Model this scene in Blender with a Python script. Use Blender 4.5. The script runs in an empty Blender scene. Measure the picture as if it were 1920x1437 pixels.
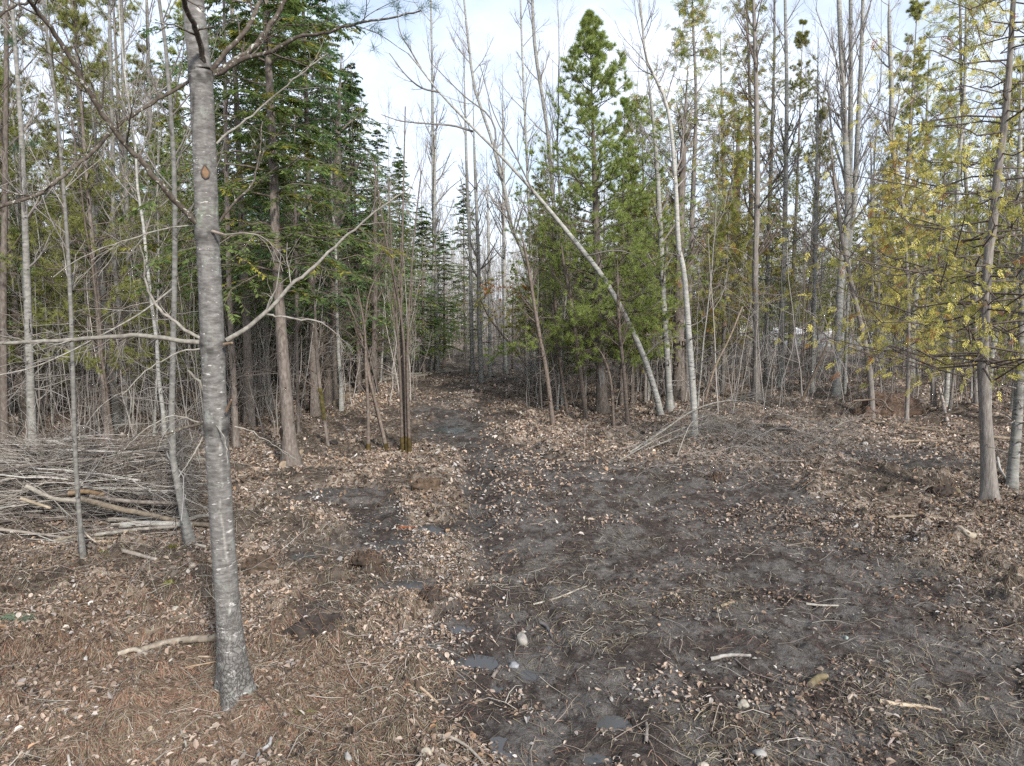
import bpy, math, random
import numpy as np
from mathutils import Vector

rng = np.random.default_rng(11)
random.seed(5)
scene = bpy.context.scene
PI = math.pi

# ------------------------------------------------------------------ camera
CAM_H = 3.2
PITCH = math.radians(7.0)
F = 1280.0                                  # focal length in photo pixels (1920 wide)
cam_d = bpy.data.cameras.new('camera'); cam = bpy.data.objects.new('camera', cam_d)
scene.collection.objects.link(cam)
cam.location = (0, 0, CAM_H); cam.rotation_euler = (PI/2 - PITCH, 0, 0)
cam_d.sensor_width = 36; cam_d.lens = 36*F/1920
cam_d.clip_start = 0.05; cam_d.clip_end = 3000
scene.camera = cam

# ------------------------------------------------------------------ world and sun
SUN_EL, SUN_AZ = math.radians(32), math.radians(152)      # azimuth clockwise from +Y
w = bpy.data.worlds.new('World'); scene.world = w; w.use_nodes = True
nt = w.node_tree; nt.nodes.clear()
def N(nt, t, **k):
    n = nt.nodes.new(t)
    for a, b in k.items():
        setattr(n, a, b)
    return n
sky = N(nt, 'ShaderNodeTexSky', sky_type='NISHITA', sun_disc=False)
sky.sun_elevation = SUN_EL; sky.sun_rotation = SUN_AZ
sky.air_density = 1.0; sky.dust_density = 1.5; sky.ozone_density = 1.0
tc = N(nt, 'ShaderNodeTexCoord')
mp = N(nt, 'ShaderNodeMapping'); mp.inputs['Scale'].default_value = (1.2, 1.2, 2.6)
mp.inputs['Location'].default_value = (0.35, 0.2, 0.1)
nz = N(nt, 'ShaderNodeTexNoise'); nz.inputs['Scale'].default_value = 2.3; nz.inputs['Detail'].default_value = 6
nz.inputs['Roughness'].default_value = 0.55
cr = N(nt, 'ShaderNodeValToRGB'); cr.color_ramp.elements[0].position = 0.36; cr.color_ramp.elements[1].position = 0.60
cr.color_ramp.elements[0].color = (0.42, 0.42, 0.42, 1); cr.color_ramp.elements[1].color = (0.95, 0.95, 0.95, 1)
mx = N(nt, 'ShaderNodeMix', data_type='RGBA')
mx.inputs[7].default_value = (5.9, 6.4, 7.3, 1)
bg = N(nt, 'ShaderNodeBackground'); bg.inputs['Strength'].default_value = 0.1
wo = N(nt, 'ShaderNodeOutputWorld')
L = nt.links.new
L(tc.outputs['Generated'], mp.inputs['Vector']); L(mp.outputs[0], nz.inputs['Vector']); L(nz.outputs['Fac'], cr.inputs[0])
L(cr.outputs[0], mx.inputs[0]); L(sky.outputs[0], mx.inputs[6]); L(mx.outputs[2], bg.inputs[0]); L(bg.outputs[0], wo.inputs[0])

sd = bpy.data.lights.new('sun', 'SUN'); sun = bpy.data.objects.new('sun', sd); scene.collection.objects.link(sun)
sd.energy = 3.2; sd.angle = math.radians(6); sd.color = (1.0, 0.95, 0.88)
to_sun = Vector((math.sin(SUN_AZ)*math.cos(SUN_EL), math.cos(SUN_AZ)*math.cos(SUN_EL), math.sin(SUN_EL)))
sun.rotation_euler = to_sun.to_track_quat('Z', 'Y').to_euler(); sun.location = (10, -10, 30)

scene.view_settings.view_transform = 'Standard'; scene.view_settings.look = 'None'
scene.view_settings.exposure = 1.05; scene.view_settings.gamma = 1.0
scene.view_settings.use_curve_mapping = False
scene.render.engine = 'CYCLES'
scene.cycles.use_denoising = False
scene.cycles.max_bounces = 5; scene.cycles.diffuse_bounces = 3; scene.cycles.transmission_bounces = 3
scene.cycles.transparent_max_bounces = 4
scene.cycles.use_adaptive_sampling = False

# ------------------------------------------------------------------ noise and terrain
def _hash(ix, iy, s):
    n = (ix.astype(np.int64)*374761393 + iy.astype(np.int64)*668265263 + s*1442695041) & 0x7fffffff
    n = ((n ^ (n >> 13))*1274126177) & 0x7fffffff
    n = (n ^ (n >> 16)) & 0xffffff
    return n/float(0xffffff)
def vnoise(x, y, s=0):
    x = np.asarray(x, float); y = np.asarray(y, float)
    ix = np.floor(x); iy = np.floor(y); fx = x-ix; fy = y-iy
    fx = fx*fx*(3-2*fx); fy = fy*fy*(3-2*fy)
    a = _hash(ix, iy, s); b = _hash(ix+1, iy, s); c = _hash(ix, iy+1, s); d = _hash(ix+1, iy+1, s)
    return (a+(b-a)*fx) + ((c+(d-c)*fx)-(a+(b-a)*fx))*fy
def fbm(x, y, s=0, o=4):
    v = 0; a = 0.5; t = 0
    for i in range(o):
        v = v + a*vnoise(x*2**i+17.3*i, y*2**i-9.1*i, s+i*7); t += a; a *= 0.5
    return v/t
def sstep(a, b, x):
    t = np.clip((x-a)/(b-a), 0, 1); return t*t*(3-2*t)

cth, sth = math.cos(PITCH), math.sin(PITCH)
def world2px(x, y, z):
    d = y*cth - (z-CAM_H)*sth
    d = np.maximum(d, 0.3)
    u = (y*sth + (z-CAM_H)*cth)
    return 960+F*x/d, 718.5-F*u/d
def ray(px, py):
    a = (px-960)/F; b = (718.5-py)/F
    return np.array([a, cth+b*sth, -sth+b*cth])
def blob(px, py, cx, cy, rx, ry):
    return np.exp(-(((px-cx)/rx)**2+((py-cy)/ry)**2))

def left_edge(py):
    return np.interp(py, [690, 720, 760, 830, 880, 930, 1000, 1100, 1160, 1220, 1300, 1437], [830, 800, 770, 815, 850, 872, 860, 900, 880, 850, 870, 830])
def right_edge(py):
    return np.interp(py, [690, 720, 760, 830, 860, 885, 960, 1050, 1200, 1437], [880, 900, 900, 930, 1060, 1450, 1640, 1740, 1880, 2150])
PUDS = [(905, 1215, 40, 15), (990, 1240, 22, 9), (945, 1365, 42, 26), (815, 985, 36, 10), (845, 797, 34, 7), (1148, 1335, 34, 13), (1720, 878, 34, 7), (480, 1046, 34, 9), (868, 1160, 34, 10),
        (780, 1078, 42, 10), (740, 1012, 34, 7), (1120, 1395, 22, 10), (640, 925, 50, 8), (560, 1040, 30, 8), (935, 1262, 24, 9)]
def layout(x, y):
    """mud, leaf density, rusty needle weight, wetness at ground points"""
    x = np.asarray(x, float); y = np.asarray(y, float)
    px, py = world2px(x, y, 0.0)
    n1 = fbm(x/1.3, y/1.3, 3)-0.5; n2 = fbm(x/0.35, y/0.35, 9, 3)-0.5
    q = 60*np.clip(12/np.maximum(y, 3), 0.3, 2.2)
    pxn = px + (n1*3.2+n2*1.6)*q; pyq = py+n1*60
    mud = sstep(-q*.5, q*.5, pxn-left_edge(py))*sstep(-q*.6, q*.6, right_edge(py)-pxn)
    mud = mud*sstep(722, 775, pyq)
    # separate wet and bare patches outside the main track
    extra = (blob(px, py, 1680, 850, 110, 22)+blob(px, py, 1750, 880, 90, 14)+0.55*blob(px, py, 560, 930, 120, 22)+blob(px, py, 730, 1010, 60, 40)
             + 0.6*blob(px, py, 560, 1030, 100, 26)+blob(px, py, 770, 1090, 90, 40)+blob(px, py, 700, 945, 60, 30)+0.8*blob(px, py, 600, 1160, 70, 40))
    mud = np.clip(np.maximum(mud, sstep(0.35, 0.75, extra+n1*0.9)), 0, 1)
    bandn = fbm(x/0.9+5, y/0.9, 21)
    leaf = 0.80*(1-mud) * (0.16+1.25*sstep(0.40, 0.62, bandn))
    leaf = leaf + 0.20*sstep(0.54, 0.68, fbm(x/0.6, y/0.6+9, 33)) + 0.012
    leaf = leaf + 0.9*blob(px, py, 790, 1150, 90, 110)*(0.4+n1*1.5) + 0.55*blob(px, py, 980, 905, 70, 40) + 0.5*blob(px, py, 830, 1030, 90, 30)
    leaf = leaf + 0.7*blob(px, py, 1250, 850, 330, 22) + 0.45*blob(px, py, 1800, 1030, 160, 50) + .4*blob(px, py, 1480, 960, 190, 18)+.3*blob(px, py, 1590, 1010, 80, 18)+.5*blob(px, py, 1760, 985, 230, 40)+.35*blob(px, py, 1480, 870, 260, 30)
    for (cx, cy, rx, ry) in PUDS: leaf = leaf*(1-.93*sstep(.3, .7, blob(px, py, cx, cy, rx*1.1, ry*1.1)))
    rust = blob(px, py, 250, 1330, 420, 170) + 0.5*blob(px, py, 1300, 770, 300, 40)*0 
    rust = np.clip(rust + n1*0.5*(rust > 0.1), 0, 1)
    leaf = leaf*(1-0.55*rust)
    wet = (blob(px, py, 900, 950, 60, 60)+blob(px, py, 900, 1215, 60, 30)+blob(px, py, 930, 1370, 60, 40)+.8*blob(px, py, 880, 880, 60, 40)+blob(px, py, 740, 1000, 90, 30)
           + 0.8*blob(px, py, 850, 790, 60, 25)+blob(px, py, 1690, 870, 120, 20)+0.8*blob(px, py, 780, 1075, 90, 25)+.45*blob(px, py, 1150, 1300, 200, 120)+.5*blob(px, py, 560, 940, 120, 30))
    wet = np.clip(wet*(0.5+n2*2.2), 0, 1)
    return mud, np.clip(leaf, 0, 1), rust, wet

def height(x, y):
    x = np.asarray(x, float); y = np.asarray(y, float)
    h = base_height(x, y); px, py = world2px(x, y, 0.0)
    rip = 0.085*(fbm(x/0.20, y/0.20, 41, 4)-0.5)
    for (cx, cy, rx, ry), lv in zip(PUDS, PLV):
        k = sstep(.12, .6, blob(px, py, cx, cy, rx*1.5, ry*1.5)); h = h*(1-k)+(lv-.020+rip+.045*(1-blob(px, py, cx, cy, rx, ry)))*k
    return h
def base_height(x, y):
    x = np.asarray(x, float); y = np.asarray(y, float)
    px, py = world2px(x, y, 0.0)
    mud, leaf, rust, wet = layout(x, y)
    h = 0.30*(fbm(x/6, y/6, 1)-0.5) + 0.22*(fbm(x/1.6, y/1.6, 2)-0.5)*(1-0.45*mud)
    h = h + (0.20*(fbm(x/0.45, y/0.45, 4, 4)-0.5))*(1-0.6*mud)
    h = h + 0.09*sstep(.56, .74, fbm(x/.28, y/.28, 14, 3))*(1-.75*mud)
    h = h + (0.075*(fbm(x/0.12, y/0.12, 5, 3)-0.5))*(1-0.4*wet)
    h = h - 0.07*mud*np.exp(-((px-left_edge(py)-35)/22)**2)*sstep(780, 820, py)*(1-sstep(980, 1050, py))-0.035*mud*sstep(.55, .62, fbm(x/.9+y*.15, y/3.5, 71))
    # rut along the track, small pits, mounds, the hole under the root plate
    h = h - 0.05*mud - 0.06*wet*mud
    h = h - 0.30*blob(px, py, 480, 1060, 60, 16) + 0.16*blob(px, py, 470, 1010, 80, 14)
    h = h + 0.22*blob(px, py, 600, 1165, 55, 35) + 0.10*blob(px, py, 800, 1130, 45, 14) - 0.22*blob(px, py, 812, 1142, 18, 8)
    h = h - 0.55*blob(px, py, 1660, 772, 55, 11) + 0.5*blob(px, py, 1665, 738, 65, 10)
    h = h - 0.12*blob(px, py, 1340, 890, 26, 7) - 0.14*blob(px, py, 1770, 912, 30, 9)
    h = h + 0.17*blob(px, py, 1400, 830, 170, 25) + 0.2*blob(px, py, 620, 905, 170, 20) + 0.12*blob(px, py, 790, 900, 60, 12)
    h = h + 0.15*blob(px, py, 620, 1000, 150, 22)
    h = h*sstep(1.0, 3.0, y) 
    return h + 2.5*sstep(70, 220, y)

PLV = []
for _c in PUDS:
    _d = ray(_c[0], _c[1]); _t = CAM_H/(-_d[2]); _xs = _d[0]*_t+np.array([0, .1, -.1, 0, 0]); _ys = _d[1]*_t+np.array([0, 0, 0, .12, -.12])
    PLV.append(float(base_height(_xs, _ys).mean())-.035)

def gp(px, py):
    d = ray(px, py)
    if d[2] > -0.02: d[2] = -0.02
    z = 0.0
    for i in range(6):
        t = (CAM_H-z)/(-d[2]); p = d*t
        z = float(height(p[0], p[1]))
    return np.array([p[0], p[1], z])
def at(px, py, Y):
    d = ray(px, py); t = Y/d[1]
    p = d*t; p[2] += CAM_H
    return p
def pxm(Y): return Y*1.01/F     # metres per photo pixel at depth Y

# ------------------------------------------------------------------ mesh tools
class Acc:
    def __init__(s):
        s.v = []; s.f = []; s.c = []; s.n = 0
    def add(s, V, Fc, col=None):
        V = np.asarray(V, np.float32).reshape(-1, 3)
        s.v.append(V)
        for f in (Fc if isinstance(Fc, list) else [Fc]):
            if len(f): s.f.append(np.asarray(f, np.int64)+s.n)
        if col is None: col = np.ones((len(V), 3))
        col = np.asarray(col, np.float32)
        if col.ndim == 1: col = np.repeat(col[None], len(V), 0)
        s.c.append(col); s.n += len(V)
    def mesh(s, name, mat, smooth=True):
        me = bpy.data.meshes.new(name)
        if not s.v: return me
        V = np.concatenate(s.v); C = np.concatenate(s.c)
        me.vertices.add(len(V)); me.vertices.foreach_set('co', V.ravel())
        loops = np.concatenate([f.ravel() for f in s.f])
        tot = np.concatenate([np.full(len(f), f.shape[1]) for f in s.f])
        start = np.concatenate([[0], np.cumsum(tot)[:-1]])
        me.loops.add(len(loops)); me.loops.foreach_set('vertex_index', loops.astype(np.int32))
        me.polygons.add(len(tot)); me.polygons.foreach_set('loop_start', start.astype(np.int32))
        me.polygons.foreach_set('use_smooth', np.full(len(tot), smooth))
        me.update(calc_edges=True)
        a = me.attributes.new('tint', 'FLOAT_COLOR', 'POINT')
        a.data.foreach_set('color', np.concatenate([C, np.ones((len(C), 1), np.float32)], 1).ravel())
        me.materials.append(mat)
        return me

def norm(a): return a/np.maximum(np.linalg.norm(a, axis=-1, keepdims=True), 1e-9)
def tubes(acc, P, R, sides=6, col=None, cap=False):
    P = np.asarray(P, float); R = np.asarray(R, float)
    if P.ndim == 2: P = P[None]; R = R[None]
    n, k, _ = P.shape
    if n == 0: return
    T = norm(np.gradient(P, axis=1))
    Tm = norm(T.mean(1)); ref = np.where(np.abs(Tm[:, 2:3]) > 0.8, [[1., 0, 0]], [[0, 0, 1.]])
    u = norm(np.cross(Tm, ref))[:, None, :]
    u = norm(u - T*(u*T).sum(-1, keepdims=True)); v = np.cross(T, u)
    if cap:
        P = np.concatenate([P[:, :1], P, P[:, -1:]], 1); R = np.concatenate([R[:, :1]*0.02, R, R[:, -1:]*0.02], 1)
        u = np.concatenate([u[:, :1], u, u[:, -1:]], 1); v = np.concatenate([v[:, :1], v, v[:, -1:]], 1); k += 2
    a = np.arange(sides)*2*PI/sides
    ring = u[:, :, None, :]*np.cos(a)[None, None, :, None] + v[:, :, None, :]*np.sin(a)[None, None, :, None]
    V = P[:, :, None, :] + ring*R[:, :, None, None]
    i = np.arange(n)[:, None, None]*k*sides; j = np.arange(k-1)[None, :, None]*sides; s0 = np.arange(sides)[None, None, :]; s1 = (s0+1) % sides
    Fc = np.stack([i+j+s0, i+j+s1, i+j+sides+s1, i+j+sides+s0], -1).reshape(-1, 4)
    if col is not None:
        col = np.asarray(col, float)
        if col.ndim == 2: col = np.repeat(col, k*sides, 0)
    acc.add(V.reshape(-1, 3), Fc, col)

def resample(P, k):
    P = np.asarray(P, float)
    d = np.concatenate([[0], np.cumsum(np.linalg.norm(np.diff(P, axis=0), axis=1))]); t = np.linspace(0, d[-1], k)
    return np.stack([np.interp(t, d, P[:, i]) for i in range(3)], 1)
def smoothline(P, k):
    """Catmull-Rom through points, resampled to k"""
    P = np.asarray(P, float)
    if len(P) < 3: return resample(P, k)
    Q = np.concatenate([[2*P[0]-P[1]], P, [2*P[-1]-P[-2]]]); out = []
    for i in range(1, len(Q)-2):
        for t in np.linspace(0, 1, 6, endpoint=False):
            out.append(0.5*((2*Q[i])+(-Q[i-1]+Q[i+1])*t+(2*Q[i-1]-5*Q[i]+4*Q[i+1]-Q[i+2])*t*t+(-Q[i-1]+3*Q[i]-3*Q[i+1]+Q[i+2])*t**3))
    out.append(P[-1])
    return resample(np.array(out), k)

def spawn(P, R, n, t0, t1, ang, lr, rr, k=4, up=0.0, wob=0.15, flat=False, g=rng, Labs=None, tprof=0.0, r1=0.35):
    """children growing from parent curves P (m,kp,3); returns (m*n,k,3) and radii"""
    m, kp, _ = P.shape
    if m == 0: return np.zeros((0, k, 3)), np.zeros((0, k))
    t = g.uniform(t0, t1, (m, n)); f = t*(kp-1); i0 = np.clip(f.astype(int), 0, kp-2); fr = (f-i0)[..., None]
    mi = np.arange(m)[:, None]
    B = P[mi, i0]*(1-fr)+P[mi, i0+1]*fr
    T = norm(P[mi, i0+1]-P[mi, i0])
    Rb = R[mi, i0]*(1-fr[..., 0])+R[mi, i0+1]*fr[..., 0]
    Lp = np.linalg.norm(np.diff(P, axis=1), axis=2).sum(1)[:, None]
    if flat:
        S = norm(np.cross(T, np.array([0, 0, 1.]))); sg = np.where(g.random((m, n)) < 0.5, -1, 1)[..., None]
        S = S*sg + g.normal(0, 0.12, S.shape)
    else:
        S = norm(np.cross(T, g.normal(0, 1, T.shape)))
    an = (ang*g.uniform(0.75, 1.25, (m, n)))[..., None]
    D = norm(T*np.cos(an)+S*np.sin(an))
    Lc = (Labs if Labs is not None else Lp*lr)*g.uniform(0.5, 1.25, (m, n))*(1-tprof*t)
    step = (Lc/(k-1))[..., None]
    pts = [B]; 
    for j in range(k-1):
        D = norm(D + np.array([0, 0, up])/(k-1) + g.normal(0, wob, D.shape)/math.sqrt(k))
        pts.append(pts[-1]+D*step)
    C = np.stack(pts, 2).reshape(m*n, k, 3)
    rb = (Rb*rr).reshape(-1, 1)
    return C, rb*np.linspace(1, r1, k)[None]

def blades(acc, B, D, S, Ln, W, col=None, tri=False, bend=0.0):
    """thin leaf-shaped faces: base B, direction D, side S"""
    Ln = np.broadcast_to(Ln, (len(B),))[:, None]; W = np.broadcast_to(W, (len(B),))[:, None]
    if tri:
        V = np.stack([B-S*W/2, B+S*W/2, B+D*Ln], 1); Fc = np.arange(len(B)*3).reshape(-1, 3); r = 3
    else:
        up = np.cross(D, S)
        V = np.stack([B, B+D*Ln*.5+S*W/2+up*Ln*bend, B+D*Ln, B+D*Ln*.45-S*W/2+up*Ln*bend], 1); Fc = np.arange(len(B)*4).reshape(-1, 4); r = 4
    if col is not None:
        col = np.asarray(col, float)
        if col.ndim == 2: col = np.repeat(col, r, 0)
    acc.add(V.reshape(-1, 3), Fc, col)

def curvepts(P, t):
    """points and tangents on curves P (m,k,3) at t (m,n)"""
    m, k, _ = P.shape; f = t*(k-1); i0 = np.clip(f.astype(int), 0, k-2); fr = (f-i0)[..., None]; mi = np.arange(m)[:, None]
    return P[mi, i0]*(1-fr)+P[mi, i0+1]*fr, norm(P[mi, i0+1]-P[mi, i0])

# ------------------------------------------------------------------ objects
COL = scene.collection
def link(name, me, parent=None, loc=None):
    o = bpy.data.objects.new(name, me); COL.objects.link(o)
    if parent is not None: o.parent = parent
    if loc is not None: o.location = loc
    return o
def thing(name, label, cat, loc, group=None, rz=0.0):
    o = link(name, None, None, loc); o.rotation_euler[2] = rz; o.empty_display_size = 0.2
    o['label'] = label; o['category'] = cat
    if group: o['group'] = group
    return o
def tag(o, label, cat, group=None):
    o['label'] = label; o['category'] = cat
    if group: o['group'] = group
    return o

# ------------------------------------------------------------------ materials
def mat_base(name, rough=0.85, spec=0.3):
    m = bpy.data.materials.new(name); m.use_nodes = True; t = m.node_tree
    b = t.nodes['Principled BSDF']; b.inputs['Roughness'].default_value = rough
    b.inputs['Specular IOR Level'].default_value = spec
    return m, t, b
def ramp(t, fac, stops):
    r = N(t, 'ShaderNodeValToRGB'); e = r.color_ramp.elements
    e[0].position = stops[0][0]; e[0].color = (*stops[0][1], 1); e[1].position = stops[-1][0]; e[1].color = (*stops[-1][1], 1)
    for p, c in stops[1:-1]:
        x = e.new(p); x.color = (*c, 1)
    t.links.new(fac, r.inputs[0]); return r.outputs[0]
def noise(t, vec, scale, detail=4, rough=0.55, sc=None, typ='noise'):
    if sc is not None:
        mpn = N(t, 'ShaderNodeMapping'); mpn.inputs['Scale'].default_value = sc; t.links.new(vec, mpn.inputs[0]); vec = mpn.outputs[0]
    if typ == 'noise':
        n = N(t, 'ShaderNodeTexNoise'); n.inputs['Scale'].default_value = scale; n.inputs['Detail'].default_value = detail
        n.inputs['Roughness'].default_value = rough; t.links.new(vec, n.inputs['Vector']); return n.outputs['Fac']
    n = N(t, 'ShaderNodeTexVoronoi'); n.inputs['Scale'].default_value = scale; t.links.new(vec, n.inputs['Vector']); return n
def mixc(t, fac, a, b, mode='MIX'):
    m = N(t, 'ShaderNodeMix', data_type='RGBA', blend_type=mode)
    for sock, val in ((m.inputs[0], fac), (m.inputs[6], a), (m.inputs[7], b)):
        if isinstance(val, (int, float)): sock.default_value = val
        elif isinstance(val, tuple): sock.default_value = (*val, 1)
        else: t.links.new(val, sock)
    return m.outputs[2]
def bump(t, b, h, strength, dist):
    n = N(t, 'ShaderNodeBump'); n.inputs['Strength'].default_value = strength; n.inputs['Distance'].default_value = dist
    t.links.new(h, n.inputs['Height']); t.links.new(n.outputs[0], b.inputs['Normal'])
def attr(t, name='tint'):
    a = N(t, 'ShaderNodeAttribute', attribute_name=name); return a

def bark(name, lo, mid, hi, streak=(3, 3, 22), marks=None, markcol=(0.03, 0.028, 0.025), patches=None, rough=0.9, bumpd=0.01, per=0.25, plates=False):
    m, t, b = mat_base(name, rough, 0.2)
    tcn = N(t, 'ShaderNodeTexCoord'); oc = tcn.outputs['Object']
    n1 = noise(t, oc, 4.0, 6, 0.65, streak)
    c = ramp(t, n1, [(0.30, lo), (0.5, mid), (0.68, hi)])
    n2 = noise(t, oc, 2.2, 3, 0.5)
    c = mixc(t, n2, c, mixc(t, 0.55, c, lo), 'MIX')
    hsrc = n1
    if patches:
        n3 = noise(t, oc, 9.0, 5, 0.7, (1, 1, 0.8)); p = ramp(t, n3, [(0.56, (0, 0, 0)), (0.66, (1, 1, 1))])
        c = mixc(t, p, c, patches)
    if marks:
        n4 = noise(t, oc, marks[0], 3, 0.6, (1, 1, marks[1])); p = ramp(t, n4, [(marks[2], (0, 0, 0)), (marks[2]+0.05, (1, 1, 1))])
        c = mixc(t, p, c, markcol)
    if plates:
        wz = N(t, 'ShaderNodeTexNoise'); wz.inputs['Scale'].default_value = 14; wz.inputs['Detail'].default_value = 4; t.links.new(oc, wz.inputs['Vector']); wv = mixc(t, .14, oc, wz.outputs['Color'])
        vo = noise(t, wv, 34.0, typ='vor', sc=(1, 1, 0.22)); vo.feature = 'DISTANCE_TO_EDGE'
        sep = N(t, 'ShaderNodeSeparateXYZ'); t.links.new(oc, sep.inputs[0])
        mr = N(t, 'ShaderNodeMapRange'); mr.inputs[1].default_value = 0.2; mr.inputs[2].default_value = 1.0; mr.inputs[3].default_value = 1.0; mr.inputs[4].default_value = 0.0
        t.links.new(sep.outputs[2], mr.inputs[0])
        e = ramp(t, vo.outputs['Distance'], [(0.0, (.75, .75, .75)), (0.12, (0, 0, 0))])
        mul = N(t, 'ShaderNodeMath', operation='MULTIPLY'); t.links.new(e, mul.inputs[0]); t.links.new(mr.outputs[0], mul.inputs[1])
        c = mixc(t, mul.outputs[0], c, (0.045, 0.04, 0.036))
        sub = N(t, 'ShaderNodeMath', operation='SUBTRACT'); t.links.new(n1, sub.inputs[0]); t.links.new(mul.outputs[0], sub.inputs[1]); hsrc = sub.outputs[0]
    oi = N(t, 'ShaderNodeObjectInfo')
    mr2 = N(t, 'ShaderNodeMapRange'); mr2.inputs[3].default_value = 1-per; mr2.inputs[4].default_value = 1+per; t.links.new(oi.outputs['Random'], mr2.inputs[0])
    vm = N(t, 'ShaderNodeVectorMath', operation='SCALE'); t.links.new(c, vm.inputs[0]); t.links.new(mr2.outputs[0], vm.inputs['Scale'])
    c = mixc(t, 1.0, vm.outputs[0], attr(t).outputs['Color'], 'MULTIPLY')
    t.links.new(c, b.inputs['Base Color'])
    bump(t, b, hsrc, 0.8, bumpd)
    return m

def foliage(name, trans=0.3, per=0.18, rough=0.6, hue=0.015):
    m, t, b = mat_base(name, rough, 0.25)
    oi = N(t, 'ShaderNodeObjectInfo')
    hs = N(t, 'ShaderNodeHueSaturation')
    a = N(t, 'ShaderNodeMapRange'); a.inputs[3].default_value = 1-per; a.inputs[4].default_value = 1+per; t.links.new(oi.outputs['Random'], a.inputs[0])
    h = N(t, 'ShaderNodeMapRange'); h.inputs[3].default_value = 0.5-hue; h.inputs[4].default_value = 0.5+hue; t.links.new(oi.outputs['Random'], h.inputs[0])
    t.links.new(a.outputs[0], hs.inputs['Value']); t.links.new(h.outputs[0], hs.inputs['Hue'])
    t.links.new(attr(t).outputs['Color'], hs.inputs['Color'])
    t.links.new(hs.outputs[0], b.inputs['Base Color'])
    tr = N(t, 'ShaderNodeBsdfTranslucent'); t.links.new(hs.outputs[0], tr.inputs[0])
    ms = N(t, 'ShaderNodeMixShader'); ms.inputs[0].default_value = trans
    t.links.new(b.outputs[0], ms.inputs[1]); t.links.new(tr.outputs[0], ms.inputs[2])
    t.links.new(ms.outputs[0], t.nodes['Material Output'].inputs[0])
    return m
def tinted(name, rough=0.8, spec=0.3, var=0.25, scale=30, gain=1.0):
    m, t, b = mat_base(name, rough, spec)
    tcn = N(t, 'ShaderNodeTexCoord'); n1 = noise(t, tcn.outputs['Object'], scale, 5, 0.65)
    c = ramp(t, n1, [(0.3, ((1-var*2)*gain,)*3), (0.7, ((1+var)*gain,)*3)])
    c = mixc(t, 1.0, attr(t).outputs['Color'], c, 'MULTIPLY'); t.links.new(c, b.inputs['Base Color'])
    bump(t, b, n1, 0.5, 0.006)
    return m

M_hero = bark('pine_bark', (0.07, 0.065, 0.060), (0.150, 0.143, 0.135), (0.25, 0.243, 0.232), (3.5, 3.5, 9), marks=(13, 2.6, 0.63), markcol=(0.40, 0.385, 0.37), patches=(0.19, 0.195, 0.18), per=0.0, plates=True, bumpd=0.012)
M_hbranch = bark('pine_branch_bark', (0.040, 0.032, 0.027), (0.085, 0.07, 0.055), (0.16, 0.14, 0.12), (6, 6, 6), marks=(38, 1, 0.60), markcol=(0.34, 0.35, 0.31), per=0.1, bumpd=0.004)
M_deadtwig = bark('dead_twig_bark', (0.11, 0.10, 0.085), (0.23, 0.215, 0.19), (0.36, 0.345, 0.31), (6, 6, 6), per=0.15, bumpd=0.003)
M_aspen = bark('aspen_bark', (0.14, 0.138, 0.127), (0.28, 0.277, 0.258), (0.42, 0.415, 0.39), (1.4, 1.4, 5), marks=(7, 4.0, 0.63), markcol=(0.05, 0.045, 0.04), per=0.2, bumpd=0.006)
M_grey = bark('grey_stem_bark', (0.09, 0.087, 0.079), (0.185, 0.18, 0.166), (0.29, 0.283, 0.262), (2.4, 2.4, 5), marks=(9, 2.5, 0.64), per=0.2, bumpd=0.005)
M_birch = bark('birch_bark', (0.20, 0.195, 0.18), (0.33, 0.325, 0.30), (0.48, 0.47, 0.44), (1.4, 1.4, 6), marks=(8, 3.5, 0.62), markcol=(0.035, 0.03, 0.03), per=0.08, bumpd=0.006)
M_brown = bark('conifer_bark', (0.07, 0.058, 0.050), (0.155, 0.132, 0.115), (0.25, 0.222, 0.20), (6, 6, 2.2), per=0.25, bumpd=0.015)
M_cedar = bark('cedar_bark', (0.11, 0.098, 0.087), (0.215, 0.195, 0.178), (0.33, 0.305, 0.282), (9, 9, 1.4), per=0.1, bumpd=0.012)
M_greytwig = bark('grey_twig_bark', (0.14, 0.125, 0.115), (0.23, 0.21, 0.195), (0.32, 0.30, 0.28), (5, 5, 5), per=0.2, bumpd=0.002)
M_brtwig = bark('brown_twig_bark', (0.07, 0.055, 0.045), (0.13, 0.105, 0.088), (0.21, 0.18, 0.155), (5, 5, 5), per=0.2, bumpd=0.002)
M_log = bark('log_bark', (0.095, 0.084, 0.073), (0.195, 0.178, 0.158), (0.32, 0.30, 0.27), (3, 3, 3), marks=(11, 2, 0.64), per=0.25, bumpd=0.006)
M_wood = tinted('split_wood', 0.8, 0.25, 0.24, 18, .74)
M_stone = tinted('stone_surface', 0.85, 0.25, 0.26, 22, .72)
M_needle = foliage('needle_foliage', 0.5)
M_cedarleaf = foliage('cedar_foliage', 0.45, 0.12)
M_litter = foliage('dry_leaf', 0.12, 0.0, 0.75, 0.0)
M_tangle = foliage('dry_needle', 0.0, 0.0, 0.8, 0.0)
M_soil = tinted('root_soil', 0.95, 0.15, 0.35, 12)
M_snow = tinted('old_snow', 0.7, 0.3, 0.04, 3)
M_fern = foliage('fern_leaf', 0.3, 0.1)

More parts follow.
